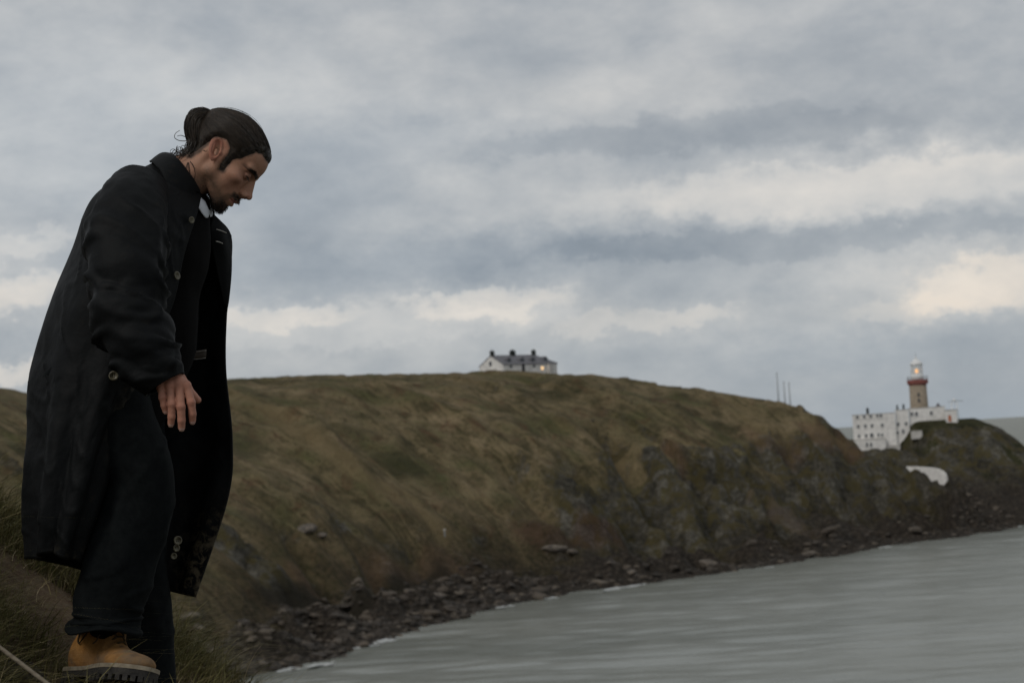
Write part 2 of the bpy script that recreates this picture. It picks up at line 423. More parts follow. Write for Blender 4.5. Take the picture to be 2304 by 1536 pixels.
def polyline_mask(pxs, w, fade=1.6):
    pts = [on_land(*p) for p in pxs]; pts = [p[:2] for p in pts if p is not None]
    m = np.full(GX.shape, 1e9)
    for a, b in zip(pts[:-1], pts[1:]):
        if np.hypot(*(b - a)) < 1e-6: continue
        m = np.minimum(m, seg_dist(GX, GY, a, b))
    m = m + .5 * fbm(GX / 4, GY / 4, oct=2, seed=101)
    return sstep(w * fade, w * .4, m)
PATH = .60 * polyline_mask([(540, 885), (600, 912), (660, 962), (700, 990), (780, 1040), (850, 1095), (930, 1140), (985, 1185)], 2.2, 2.2)
PATH = np.maximum(PATH, .45 * polyline_mask([(700, 985), (770, 1010), (840, 1070), (910, 1105)], 1.5))
PATH = np.maximum(PATH, .45 * polyline_mask([(1270, 950), (1330, 985), (1390, 1040)], 2.0, 2.2))
PATH = np.maximum(PATH, .4 * polyline_mask([(1660, 920), (1720, 965), (1790, 1010)], 2.4, 2.2))
SOIL = .55 * polyline_mask([(1810, 965), (1850, 985), (1900, 1005), (1925, 1020)], 2.4)
SOIL = np.maximum(SOIL, .4 * polyline_mask([(1680, 970), (1720, 1000), (1790, 1020)], 2.0))
SOIL = np.maximum(SOIL, .8 * polyline_mask([(1500, 1015), (1530, 1030)], 1.4))
SOIL = np.maximum(SOIL, .55 * polyline_mask([(830, 1300), (900, 1290), (1010, 1270), (1060, 1290)], 2.6))
SOIL = np.maximum(SOIL, .5 * polyline_mask([(670, 1290), (700, 1320)], 2.2))
RED = .5 * polyline_mask([(1180, 1200), (1260, 1210), (1330, 1190), (1390, 1210)], 2.4)
SCAR = polyline_mask([(1690, 1110), (1740, 1160), (1790, 1185), (1840, 1200)], 1.2)
DARK = .8 * polyline_mask([(600, 1340), (700, 1345), (820, 1350), (900, 1310), (1000, 1300)], 2.0)
V = np.stack([GX, GY, z], -1).reshape(-1, 3)
keep = grid_faces(len(gx), len(gy))
zmax = z.ravel()[keep].max(1)
keep = keep[zmax > -4]
headland = obj('headland', V, keep, None, attrs={'inland': DD.ravel(), 'rocky': ROCKY.ravel(), 'track': PATH.ravel(), 'soil': SOIL.ravel(),
                                                 'bracken': RED.ravel(), 'scar': SCAR.ravel(), 'weed': DARK.ravel(), 'lush': isrock.ravel().astype(float), 'fall': np.stack([S_, D_, 0 * S_], -1).reshape(-1, 3)})
tag(headland, kind='structure', label='grassy headland with rocky foot running out to the lighthouse')

t = material('turf_and_rock')
P = t.pos()
big = t.noise(P, .045, 5, .6); mid = t.noise(P, .22, 5, .62); fine = t.noise(P, 1.1, 4, .65); vfine = t.noise(P, 4.0, 3, .6)
grass = t.ramp(t.m('MULTIPLY_ADD', mid, .75, t.m('MULTIPLY', big, .3)),
               [(.36, (.052, .047, .024)), (.45, (.108, .087, .046)), (.54, (.182, .141, .078)), (.63, (.275, .210, .124))])
grass = t.mix(t.ramp(t.noise(P, .11, 4, .6), [(.50, 0.0), (.66, .75)]), grass, (.066, .076, .026))
grass = t.mix(t.ramp(t.noise(P, .16, 5, .65, 1.0), [(.54, 0.0), (.68, .75)]), grass, (.105, .052, .030))
fv = t.attr('fall', 'Vector')
st1 = t.noise(t.scale(fv, .30, .030, 1), 1.0, 4, .6, .3); st2 = t.noise(t.scale(fv, .9, .09, 1), 1.0, 3, .6, .2)
grass = t.mix(t.ramp(st1, [(.50, 0.0), (.66, .65)]), grass, (.225, .178, .095))
grass = t.mix(t.ramp(st2, [(.32, .75), (.47, 0.0)]), grass, (.044, .042, .018))
low_ = t.n('MapRange', i_From_Min=16.0, i_From_Max=34.0, i_To_Min=.80, i_To_Max=0.0); t.l(t.m('MULTIPLY_ADD', st1, 26.0, t.m('SUBTRACT', t.attr('inland'), 13.0)), low_.inputs[0])
grass = t.mix(low_.outputs[0], grass, t.ramp(fine, [(.35, (.030, .024, .013)), (.55, (.060, .045, .024)), (.7, (.100, .060, .034))]))
grass = t.mix(t.ramp(fine, [(.35, .55), (.5, 0.0)]), grass, (.040, .040, .018))
rockc = t.ramp(t.m('MULTIPLY_ADD', fine, .35, t.m('MULTIPLY_ADD', mid, .35, t.m('MULTIPLY', t.noise(P, .09, 3, .6), .3))), [(.38, (.018, .017, .013)), (.5, (.072, .066, .052)), (.62, (.185, .172, .142))])
rockc = t.mix(t.ramp(t.noise(P, .35, 4, .6), [(.46, 0.0), (.58, .85)]), rockc, (.078, .064, .026))
rockm = t.ramp(t.m('ADD', t.attr('rocky'), t.m('MULTIPLY_ADD', fine, .9, -.45)), [(.42, 0.0), (.62, 1.0)])
geo = t.n('NewGeometry'); sx = t.n('SeparateXYZ'); t.l(geo.outputs['True Normal'], sx.inputs[0])
steep = t.ramp(sx.outputs[2], [(.38, 1.0), (.56, 0.0)])
rockm = t.m('MAXIMUM', rockm, t.m('MULTIPLY', steep, .8))
grass = t.mix(t.m('MULTIPLY', t.attr('lush'), .8), grass, t.ramp(mid, [(.35, (.012, .017, .007)), (.65, (.032, .038, .014))]))
c = t.mix(t.attr('track'), grass, (.20, .150, .078))
c = t.mix(rockm, c, rockc)
c = t.mix(t.m('MULTIPLY', t.attr('soil'), t.ramp(mid, [(.3, .5), (.6, 1.0)])), c, (.165, .102, .064))
c = t.mix(t.m('MULTIPLY', t.attr('bracken'), t.ramp(fine, [(.3, .4), (.6, 1.0)])), c, (.085, .040, .030))
c = t.mix(t.m('MULTIPLY', t.attr('scar'), .4), c, (.20, .155, .125))
# wet, weed-covered rock near the water
wet = t.ramp(t.m('MULTIPLY_ADD', mid, 7.0, t.attr('inland')), [(.0, 1.0), (.5, 1.0), (1.0, 0.0)])
wl = t.n('MapRange', i_From_Min=14.0, i_From_Max=24.0, i_To_Min=1.0, i_To_Max=0.0); t.l(t.m('MULTIPLY_ADD', mid, 7.0, t.attr('inland')), wl.inputs[0])
shorec = t.ramp(t.m('MULTIPLY_ADD', fine, .55, t.m('MULTIPLY', vfine, .45)), [(.36, (.014, .012, .010)), (.5, (.036, .030, .024)), (.64, (.095, .076, .058))])
c = t.mix(wl.outputs[0], c, shorec)
c = t.mix(t.attr('weed'), c, (.022, .019, .013))
b0 = t.bump(mid, .6, 2.5); b1 = t.bump(fine, .9, 1.1, b0); b2 = t.bump(vfine, .8, .35, b1)
t.out(c, .92, b2, spec=.12)
headland.data.materials.append(MATS['turf_and_rock'])

# low scrub and tussocks that break up the slopes and the skyline
def blob_mesh(n_lat=4, n_lon=6):
    V = [(0, 0, 1)]
    for i in range(1, n_lat):
        th = math.pi * .62 * i / (n_lat - 1)
        V += [(math.sin(th) * math.cos(2 * math.pi * j / n_lon), math.sin(th) * math.sin(2 * math.pi * j / n_lon), math.cos(th)) for j in range(n_lon)]
    F = [(0, 1 + j, 1 + (j + 1) % n_lon) for j in range(n_lon)]
    for i in range(n_lat - 2):
        for j in range(n_lon):
            a = 1 + i * n_lon + j; b = 1 + i * n_lon + (j + 1) % n_lon
            F += [(a, a + n_lon, b + n_lon), (a, b + n_lon, b)]
    return np.array(V, float), np.array(F)
bv, bf = blob_mesh()
def scatter(name, mat, n, test, size, flat, label, jit=.28):
    xs = rng.uniform(-110, 150, n * 8); ys = rng.uniform(200, 585, n * 8)
    k = np.nonzero(test(xs, ys))[0][:n]; xs, ys = xs[k], ys[k]; m = len(xs)
    zs = ground_z(xs, ys); s = size(m)
    a = rng.uniform(0, 6.283, m); ca, sa = np.cos(a)[:, None], np.sin(a)[:, None]
    B = bv[None] * (1 + jit * rng.uniform(-1, 1, (m, len(bv), 1)))
    st = rng.uniform(.7, 1.6, (m, 1))
    X = B[..., 0] * st; Y = B[..., 1]
    Vv = np.stack([(X * ca - Y * sa) * s[:, None] + xs[:, None], (X * sa + Y * ca) * s[:, None] + ys[:, None],
                   B[..., 2] * (s * flat)[:, None] + zs[:, None]], -1).reshape(-1, 3)
    Ff = (bf[None] + (np.arange(m) * len(bv))[:, None, None]).reshape(-1, 3)
    o = obj(name, Vv, Ff, mat, attrs={'tone': np.repeat(rng.random(m), len(bv))}, smooth=(name == 'scrub'))
    return tag(o, label, name.replace('_', ' '), kind='stuff')
def grid_val(A, x, y):
    i = np.clip(np.searchsorted(gx, x) - 1, 0, len(gx) - 1); j = np.clip(np.searchsorted(gy, y) - 1, 0, len(gy) - 1)
    return A[i, j]
t = material('shore_stone')
P = t.pos(); tone = t.attr('tone')
c = t.ramp(tone, [(.0, (.014, .012, .010)), (.45, (.045, .037, .030)), (.8, (.095, .075, .056)), (1.0, (.18, .148, .115))])
t.out(t.mix(.4, c, t.ramp(t.noise(P, 3.0, 4, .7), [(.3, (.02, .018, .015)), (.7, (.11, .09, .07))])), .75, t.bump(t.noise(P, 4.0, 4, .7), .9, .2), spec=.3)
scatter('shore_stones', 'shore_stone', 8500,
        lambda x, y: (grid_val(D_, x, y) > -1.2) & (grid_val(D_, x, y) < 16) & (y > 225) & (grid_val(D_, x, y) < np.where(x < 5, 16, 9)) & (rng.random(x.shape) < np.where(x < 5, 1, .4)),
        lambda m: rng.gamma(2.2, .16, m) + .14, .6, 'dark wet stones and shingle strewn along the foot of the headland', .35)

# a few blocks of rock large enough to tell apart
def rock_mesh(seed, n=2):
    import bmesh
    bm = bmesh.new(); bmesh.ops.create_icosphere(bm, subdivisions=n, radius=1)
    for v in bm.verts:
        p = np.array(v.co) * 1.1 + seed * 3.7
        k = 1 + .45 * float(fbm(np.array([p[0]]), np.array([p[1]]), np.array([p[2]]), oct=3, seed=seed)[0])
        v.co = Vector((v.co.x * k * 1.25, v.co.y * k, v.co.z * k * .7))
    me = bpy.data.meshes.new('boulder'); bm.to_mesh(me); bm.free()
    return me
t = material('boulder_rock')
P = t.obj()
t.out(t.ramp(t.noise(P, 2.2, 5, .65), [(.3, (.05, .045, .04)), (.6, (.15, .125, .10)), (.8, (.21, .18, .15))]), .85, t.bump(t.noise(P, 5, 5, .7), .9, .1), spec=.25)
rocks = [rock_mesh(s) for s in (1, 2, 3)]
for me in rocks: me.materials.append(MATS['boulder_rock'])
BOULD = [(1245, 1237, 2.2, 'pale flat rock ledge at the foot of the reddish bracken'), (1290, 1243, 1.5, 'small pale rock right of the flat ledge at the bracken foot'),
         (1825, 1247, 1.7, 'rounded pale boulder at the water edge below the light rock scar'), (690, 1192, 2.0, 'pale crest of a rock outcrop low on the grassy slope'),
         (722, 1206, 1.3, 'small grey rock below the pale outcrop crest'), (1600, 1272, 2.4, 'long brown boulder on the shore under the central cliff'),
         (1420, 1290, 1.6, 'brown boulder on the shore right of the surf'), (1332, 946, .55, 'tiny white stone high on the grass slope'),
         (425, 1390, 1.6, 'pale boulder on the beach just right of the coat hem'), (445, 1412, 1.1, 'small pale boulder below the pale one beside the coat hem'),
         (985, 1342, 1.6, 'flat brown rock slab where the dark ledge meets the shingle'), (2060, 1195, 2.2, 'dark boulder on the shore below the white curved wall')]
for i, (px, py, s, lab) in enumerate(BOULD):
    p = on_land(px, py)
    if p is None: continue
    o = link(bpy.data.objects.new('boulder', rocks[i % 3])); o.location = (p[0], p[1], p[2] + .1 * s); o.scale = (s, s * .8, s * .62)
    o.rotation_euler = (.2 * (i % 3 - 1), .15 * (i % 2), i * 1.3)
    tag(o, lab, 'rock', 'blocks of rock about the headland')

# ------------------------------------------------------------------ the sea
sxs = axis_coords([(-70, 320, 1.1)]); sys_ = axis_coords([(170, 700, 1.1)])
def wave_height(x, y):
    h = .34 * fbm(x / 16 + .3 * fbm(x / 60, y / 40, seed=7), y / 5.2, oct=3, seed=121) + .13 * fbm(x / 6, y / 2.4, oct=3, seed=131)
    return h
SX, SY = np.meshgrid(sxs, sys_, indexing='ij')
edge = np.minimum.reduce([SX + 70, 320 - SX, SY - 170, 700 - SY])
sz = wave_height(SX, SY) * sstep(0, 25, edge)
nv_ = SX.size
V = np.stack([SX, SY, sz], -1).reshape(-1, 3); F = grid_faces(len(sxs), len(sys_))
R_ = 90000.0
ox = [-R_, -70, 320, R_]; oy = [-400, 170, 700, R_]
V2 = [(a, b, 0) for a in ox for b in oy]
F2 = [tuple(nv_ + k for k in (i * 4 + j, (i + 1) * 4 + j, (i + 1) * 4 + j + 1, i * 4 + j + 1)) for i in range(3) for j in range(3) if not (i == 1 and j == 1)]
F = F[:, ::-1]
sea = obj('sea', np.concatenate([V, V2]), np.concatenate([F[:, ::-1], np.array(F2)]), None)
tag(sea, kind='structure', label='grey green sea with a light chop')
t = material('sea_water')
P = t.pos()
n1 = t.noise(t.scale(P, .12, .55, 1), 1.0, 5, .6, .4); n2 = t.noise(t.scale(P, .5, 1.6, 1), 1.0, 3, .6)
tint = t.ramp(t.noise(t.scale(P, .006, .02, 1), 1.0, 4, .55), [(.35, (.098, .106, .090)), (.65, (.132, .138, .118))])
bn = t.bump(n2, .26, .2, t.bump(n1, .38, .4))
# a rough sea shows tilted facets, so even at a low angle only about half of the sky is mirrored
fr = t.n('Fresnel', i_IOR=1.33); t.l(bn, fr.inputs['Normal'])
df = t.n('BsdfDiffuse'); t.l(tint, df.inputs[0]); t.l(bn, df.inputs['Normal'])
gl = t.n('BsdfGlossy', i_Roughness=.24); gl.inputs[0].default_value = (1, 1, .95, 1); t.l(bn, gl.inputs['Normal'])
mx = t.n('MixShader'); t.l(t.m('MULTIPLY', fr.outputs[0], t.ramp(t.noise(t.scale(P, .008, .03, 1), 1.0, 4, .6), [(.35, .28), (.65, .40)])), mx.inputs[0]); t.l(df.outputs[0], mx.inputs[1]); t.l(gl.outputs[0], mx.inputs[2])
t.l(mx.outputs[0], t.n('OutputMaterial').inputs[0])
sea.data.materials.append(MATS['sea_water'])

# broken white water along the stones
t = material('foam')
t.out(t.ramp(t.noise(t.pos(), 2.2, 4, .7), [(.3, (.20, .21, .20)), (.6, (.48, .49, .48))]), .8, spec=.2)
Vs, Fs = [], []
def foam_patch(px, py, L, W):
    c0 = at_z(px, py, .12); base = len(Vs)
    for q in range(9):
        cx = c0[0] + rng.normal() * L * .4; cy = c0[1] + rng.normal() * W + (cx - c0[0]) * .9
        n = 9; k = len(Vs); r = rng.uniform(.25, .6) * W
        Vs.append((cx, cy, .24))
        for j in range(n):
            a = 6.283 * j / n; rr = r * rng.uniform(.5, 1.3)
            Vs.append((cx + rr * 1.9 * math.cos(a), cy + rr * math.sin(a) + rr * 1.3 * math.cos(a), .06))
        Fs.extend([(k, k + 1 + j, k + 1 + (j + 1) % n) for j in range(n)])
for a in [(800, 1455, 3.4, 1.7), (860, 1440, 2.6, 1.2), (720, 1492, 2.6, 1.3), (640, 1505, 2, .8), (1380, 1323, 3.4, 1.5), (1425, 1317, 2.6, 1.3), (1130, 1364, 2.2, .7), (1730, 1276, 2.2, .9),
          (1230, 1345, 2.4, .8), (2285, 1184, 5, .9), (1990, 1230, 3, .7)]: foam_patch(*a)
tag(obj('surf', Vs, Fs, 'foam'), 'small white breaking surf along the shore stones', 'surf', kind='stuff')
# ------------------------------------------------------------------ the grassy bank the man walks down
def bank_z(x, y):
    x, y = np.asarray(x, float), np.asarray(y, float)
    t_ = -(x + 1.04)
    h = 27.47 + np.where(t_ < .55, .85 * t_, .4675 + .35 * (t_ - .55)) + .10 * (y - 4.6)
    h = h - 1.0 * np.maximum(0, y - 5.55) - .35 * np.maximum(0, y - 7)
    h = h - .12 * np.maximum(0, 3.2 - y)
    h = h + .035 * fbm(x * 2.2, y * 2.2, oct=4, seed=201) + .05 * fbm(x * .9, y * .9, oct=2, seed=205)
    # trodden step under the near foot, hollow under the far one
    w = sstep(.32, .19, np.hypot((x + .94) * .9, (y - 4.45)))
    h = h * (1 - w) + w * 27.507
    w2 = sstep(.34, .20, np.hypot(x + .82, y - 4.86))
    return np.where(w2 > 0, h * (1 - w2) + w2 * np.minimum(h, 27.25), h)
bx_ = axis_coords([(-4.5, -1.8, .08), (-1.8, -.2, .025), (-.2, 2.2, .08)]); by_ = axis_coords([(1.0, 3.2, .08), (3.2, 6.4, .025), (6.4, 9.5, .08)])
BX, BY = np.meshgrid(bx_, by_, indexing='ij'); BZ = bank_z(BX, BY)
bank = obj('grassy_bank', np.stack([BX, BY, BZ], -1).reshape(-1, 3), grid_faces(len(bx_), len(by_)), None)
tag(bank, kind='structure', label='steep near bank of earth and rough grass under the man')
t = material('bank_earth'); P = t.pos()
n = t.noise(P, 3.0, 5, .65); nf = t.noise(P, 30, 5, .7)
c = t.ramp(n, [(.36, (.055, .036, .023)), (.5, (.105, .068, .043)), (.66, (.150, .105, .066))])
c = t.mix(t.ramp(nf, [(.45, 0.0), (.65, .8)]), c, (.150, .115, .076))
t.out(c, .95, t.bump(nf, 1.0, .03), spec=.1)
bank.data.materials.append(MATS['bank_earth'])

def on_bank(px, py):
    d = ray(px, py); T = np.arange(2.0, 9, .004); P_ = EYE + d[None] * T[:, None]
    h = np.nonzero(P_[:, 2] < bank_z(P_[:, 0], P_[:, 1]))[0]
    return P_[h[0]] if len(h) else None

def blades(name, mat, X, Y, length, width, lean, tone, label, seg=4, droop=1.0):
    m = len(X); Z = bank_z(X, Y) - .004
    a = rng.uniform(0, 6.283, m); la = rng.normal(0, 1, (m, 2)) * lean * .8 + np.array([.85, -.25]) * lean
    s = np.linspace(0, 1, seg)[None]
    L_ = length[:, None]
    cx = X[:, None] + la[:, :1] * L_ * s ** 1.6; cy = Y[:, None] + la[:, 1:] * L_ * s ** 1.6
    cz = Z[:, None] + L_ * (s - .35 * droop * s ** 2 * np.hypot(la[:, 0], la[:, 1])[:, None].clip(0, 2.2))
    w = width[:, None] * (1 - .92 * s ** 1.3)
    wx, wy = np.cos(a)[:, None] * w, np.sin(a)[:, None] * w
    Vv = np.stack([np.stack([cx - wx, cy - wy, cz], -1), np.stack([cx + wx, cy + wy, cz], -1)], 2).reshape(-1, 3)   # m, seg, 2
    base = (np.arange(m) * seg * 2)[:, None]
    F = np.concatenate([np.stack([base[:, 0] + 2 * i, base[:, 0] + 2 * i + 1, base[:, 0] + 2 * i + 3, base[:, 0] + 2 * i + 2], 1) for i in range(seg - 1)])
    o = obj(name, Vv, F, mat, attrs={'tone': np.repeat(tone, seg * 2), 'tip': np.tile(np.repeat(np.linspace(0, 1, seg), 2), m)})
    return tag(o, label, name.replace('_', ' '), kind='stuff')
t = material('grass_blade'); tone = t.attr('tone'); tip = t.attr('tip')
c = t.ramp(tone, [(.0, (.062, .070, .022)), (.35, (.125, .122, .042)), (.6, (.21, .175, .075)), (.8, (.33, .26, .14)), (1.0, (.52, .43, .28))])
c = t.mix(t.m('MULTIPLY', tip, .35), c, (.20, .155, .065))
t.out(c, .7, spec=.2)
def bank_points(n, dens):
    x = rng.uniform(-2.6, .1, n * 4); y = rng.uniform(3.0, 6.2, n * 4)
    k = np.nonzero(rng.random(n * 4) < dens(x, y))[0][:n]
    return x[k], y[k]
def foot_clear(x, y, r=.0):
    return (np.hypot((x + .95) * .8, y - 4.52) > .19 + r) & (np.hypot(x + .84, y - 4.86) > .16 + r)
def tuft(x, y): return sstep(-.42, .05, fbm(x * 2.6, y * 2.6, oct=3, seed=211))
x, y = bank_points(100000, lambda x, y: (.05 + .95 * tuft(x, y)) * foot_clear(x, y))
tf_ = tuft(x, y)
blades('rough_grass', 'grass_blade', x, y, rng.gamma(5, .013, len(x)) * (.5 + .8 * tf_) + .012, rng.uniform(.0009, .0017, len(x)), .95,
       np.clip(.70 - .38 * tf_ + rng.normal(0, .20, len(x)), 0, 1), 'rough green and straw coloured grass on the near bank')
xo = rng.uniform(-4.4, 2.0, 90000); yo = rng.uniform(1.2, 8.5, 90000)
k = np.nonzero(((xo < -2.6) | (xo > .1) | (yo < 3.0) | (yo > 6.2)) & (rng.random(90000) < .15 + .85 * tuft(xo, yo)))[0]; xo, yo = xo[k], yo[k]; tf_ = tuft(xo, yo)
blades('outlying_grass', 'grass_blade', xo, yo, rng.gamma(5, .015, len(xo)) * (.5 + .8 * tf_) + .015, rng.uniform(.0016, .003, len(xo)), .95,
       np.clip(.70 - .38 * tf_ + rng.normal(0, .20, len(xo)), 0, 1), 'thinner rough grass round the edges of the near bank')
x, y = bank_points(4200, lambda x, y: sstep(.1, .4, fbm(x * 1.7 + 9, y * 1.7, oct=2, seed=221) + .22) * foot_clear(x, y, .16) * (y > 3.4))
blades('dry_stalks', 'grass_blade', x, y, rng.uniform(.07, .22, len(x)), rng.uniform(.0007, .0013, len(x)), .95, np.clip(rng.normal(.86, .10, len(x)), 0, 1),
       'long dry pale grass stalks sticking out of the near bank', 7, 1.2)
STONES = [(38, 1502, .055, 'grey stone half sunk in the grass at the bottom left corner'), (12, 1530, .05, 'pale stone at the very bottom left corner of the bank')]
for i, (px, py, s, lab) in enumerate(STONES):
    p = on_bank(px, py)
    o = link(bpy.data.objects.new('stone', rocks[i])); o.location = (p[0], p[1], p[2]); o.scale = (s, s * .8, s * .6); o.rotation_euler = (.2, .5, i * 2.0)
    tag(o, lab, 'stone', 'stones in the near bank')
t = material('pale_rope'); P = t.pos()
t.out(t.ramp(t.noise(t.scale(P, 40, 40, 160), 1.0, 3, .6), [(.3, (.10, .082, .06)), (.7, (.21, .18, .135))]), .9, t.bump(t.noise(t.scale(P, 60, 60, 240), 1.0, 2, .5), .6, .003), spec=.1)
e0 = at_y(-330, 1215, 3.5); e0g = np.array([e0[0] - .12, e0[1] + .02, float(bank_z(e0[0] - .12, e0[1] + .02)) - .02])
e1 = at_y(330, 1705, 3.0); e1g = np.array([e1[0] + .22, e1[1] - .05, float(bank_z(e1[0] + .22, e1[1] - .05)) - .02])
rp = catmull([e0g, e0, at_y(-150, 1345, 3.35), at_y(0, 1456, 3.25), at_y(112, 1541, 3.15), e1, e1g], 60)
v, f = tube(rp, .0034, 8); tag(obj('rope', v, f, 'pale_rope'), 'thin pale rope running diagonally across the bottom left corner', 'rope')
# ------------------------------------------------------------------ buildings on the headland
def wall_mat(name, col, var=.12, rough=.85, sc=.8):
    t = material(name); P = t.obj(); n = t.noise(P, sc, 5, .65)
    lo = tuple(c * (1 - var * 1.6) for c in col); hi = tuple(min(1, c * (1 + var * .6)) for c in col)
    t.out(t.ramp(n, [(.32, lo), (.62, hi)]), rough, t.bump(t.noise(P, sc * 6, 4, .6), .25, .02), spec=.2)
wall_mat('lime_render', (.74, .72, .69), .14); wall_mat('grey_render', (.52, .50, .47), .15); wall_mat('granite', (.30, .25, .19), .18, .9, 1.6)
wall_mat('slate', (.15, .148, .160), .2, .7, 1.2); wall_mat('red_paint', (.24, .085, .072), .2, .6); wall_mat('white_paint', (.72, .72, .71), .06, .5)
wall_mat('soot_brick', (.035, .040, .036), .3); wall_mat('dark_wood', (.075, .075, .078), .3); wall_mat('grey_metal', (.27, .28, .28), .2, .5); wall_mat('orange_paint', (.45, .15, .07), .2, .6)
t = material('window_glass'); t.out((.035, .042, .048), .12, spec=.5)
t = material('lantern_glass'); b = t.out((.55, .62, .64), .08, spec=.5); b.inputs['Alpha'].default_value = .35
def glow(name, col, st):
    t = material(name); b = t.out(col, .5); b.inputs['Emission Color'].default_value = (*col, 1); b.inputs['Emission Strength'].default_value = st
glow('lamp_light', (1.0, .50, .17), 1.3); glow('porch_light', (1.0, .66, .33), .9)

class Facade:
    """a vertical plane through a pixel at a depth, facing the camera; pixels become (along, up) on it"""
    def __init__(s, px, py, Y, turn):
        s.o = at_y(px, py, Y); s.rz = turn; s.e = np.array([math.cos(turn), math.sin(turn), 0]); s.n = np.array([math.sin(turn), -math.cos(turn), 0])
    def uv(s, px, py, back=0.0):
        d = ray(px, py); o = s.o - s.n * back; tt = ((o - EYE) @ s.n) / (d @ s.n); P = EYE + d * tt
        return (P - o) @ s.e, P[2]
def rect(F, x0, y0, x1, y1, back=0.0):
    u0 = F.uv(x0, (y0 + y1) / 2, back)[0]; u1 = F.uv(x1, (y0 + y1) / 2, back)[0]
    z1 = F.uv((x0 + x1) / 2, y0, back)[1]; z0 = F.uv((x0 + x1) / 2, y1, back)[1]
    return u0, u1, z0, z1
FC = Facade(1919, 1000, 566, math.radians(-10.5))
def building(name, label, x0, y0, x1, y1, depth, back, wins, mat='lime_render', parapet='grey_render', chims=(), group=None, base_drop=3.0):
    """a flat-roofed block; its empty stands at the left front corner"""
    u0, u1, z0, z1 = rect(FC, x0, y0, x1, y1, back)
    o0 = FC.o - FC.n * back
    root = empty(name, (o0[0] + FC.e[0] * u0, o0[1] + FC.e[1] * u0, z0), FC.rz)
    tag(root, label, 'building', group)
    W, H_ = u1 - u0, z1 - z0
    V, F = boxes([(0, W, 0, depth, -base_drop, H_)]); obj('wall', V, F, mat, root, False)
    V, F = boxes([(-.12, W + .12, -.12, depth + .12, H_ + .002, H_ + .18)]); obj('parapet', V, F, parapet, root, False)
    for (wx, wy, ww, wh) in wins:
        a, b, c0, c1 = rect(FC, wx - ww / 2, wy - wh / 2, wx + ww / 2, wy + wh / 2, back); a -= u0; b -= u0; c0 -= z0; c1 -= z0
        V, F = boxes([(a - .10, b + .10, -.05, .10, c0 - .10, c0), (a - .10, b + .10, -.05, .10, c1, c1 + .10), (a - .10, a, -.05, .10, c0, c1), (b, b + .10, -.05, .10, c0, c1), ((a + b) / 2 - .03, (a + b) / 2 + .03, -.03, .05, c0, c1)])
        w = obj('window', V, F, 'white_paint', root, False)
        V, F = boxes([(a, b, -.012, .06, c0, c1)]); obj('pane', V, F, 'window_glass', w, False)
        V, F = boxes([(a - .14, b + .14, -.16, -.052, c0 - .17, c0 - .09)]); obj('sill', V, F, 'grey_render', w, False)
    for (cx, cy0, cy1, cw) in chims:
        a, b, c0, c1 = rect(FC, cx - cw / 2, cy0, cx + cw / 2, cy1, back + depth * .4); a -= u0; b -= u0; c0 -= z0; c1 -= z0
        V, F = boxes([(a, b, depth * .4, depth * .4 + (b - a), H_ + .2, c1), (a - .08, b + .08, depth * .4 - .08, depth * .4 + (b - a) + .08, c1 + .002, c1 + .15)])
        V2, F2 = lathe([(.16, c1 + .15), (.13, c1 + .5)], 8, (a + b) / 2, depth * .4 + (b - a) / 2); k = len(V)
        obj('chimney', V + V2, F + [tuple(q + k for q in ff) for ff in F2], 'soot_brick', root, False)
    return root
building('keepers_house', 'white three storey flat roofed block left of the lighthouse tower', 1919, 931.5, 2016, 988, 9, 0,
         [(1929, 938, 6, 6.5), (1944.5, 937, 6, 6.5), (1959, 936, 6, 6.5), (1974, 935, 5.5, 6.5), (1982, 934.5, 5.5, 6.5), (1931, 959, 6, 7), (1947, 958, 6, 7), (1962, 957, 6, 7), (1985, 956, 6, 7),
          (1933, 981, 5.5, 7), (1949, 980, 6, 7), (1961.5, 979, 8, 9), (1977, 978, 5, 7), (1985, 978, 5, 7)], chims=[(1952, 920, 930, 6)])
building('keepers_annex', 'narrow white stair block joining the three storey block to the tower terrace', 2016.6, 922, 2046, 984, 8, .8,
         [(2021, 954, 6, 7), (2039, 953, 6, 7), (2020, 973, 5, 7), (2032, 970, 6, 8)], chims=[(2019, 914, 922, 4), (2033, 912, 921, 4.5)])
building('terrace_block', 'low white building wrapped round the foot of the lighthouse tower', 2046.6, 917, 2127, 948, 13, 1.6,
         [(2040 + 12, 931, 6, 8), (2062, 931, 6, 9), (2095.5, 929, 6, 9)], base_drop=2.5)
building('lower_wing', 'lowest white wing with two small windows under the three storey block', 1921, 988.8, 1993, 1016, 7, -3.2, [(1951, 1000, 5, 8), (1960, 1000, 5, 8)], base_drop=3)
def wall_thing(name, label, x0, y0, x1, y1, back, depth, mat='lime_render', drop=3.0):
    u0, u1, z0, z1 = rect(FC, x0, y0, x1, y1, back); o0 = FC.o - FC.n * back
    root = empty(name, (o0[0] + FC.e[0] * u0, o0[1] + FC.e[1] * u0, z0), FC.rz); tag(root, label, 'wall')
    V, F = boxes([(0, u1 - u0, 0, depth, -drop, z1 - z0)]); obj('wall', V, F, mat, root, False)
    V, F = boxes([(-.08, u1 - u0 + .08, -.08, depth + .08, z1 - z0 + .002, z1 - z0 + .18)]); obj('coping', V, F, 'grey_render', root, False)
wall_thing('retaining_wall', 'tall pale retaining wall right of the lowest white wing', 1994, 1002, 2027, 1040, -2.4, 6, 'grey_render')
wall_thing('terrace_wall', 'short white terrace wall below the tower on the grassy rock', 2050, 970, 2075, 982, -4.5, 2.0, 'grey_render', .6)
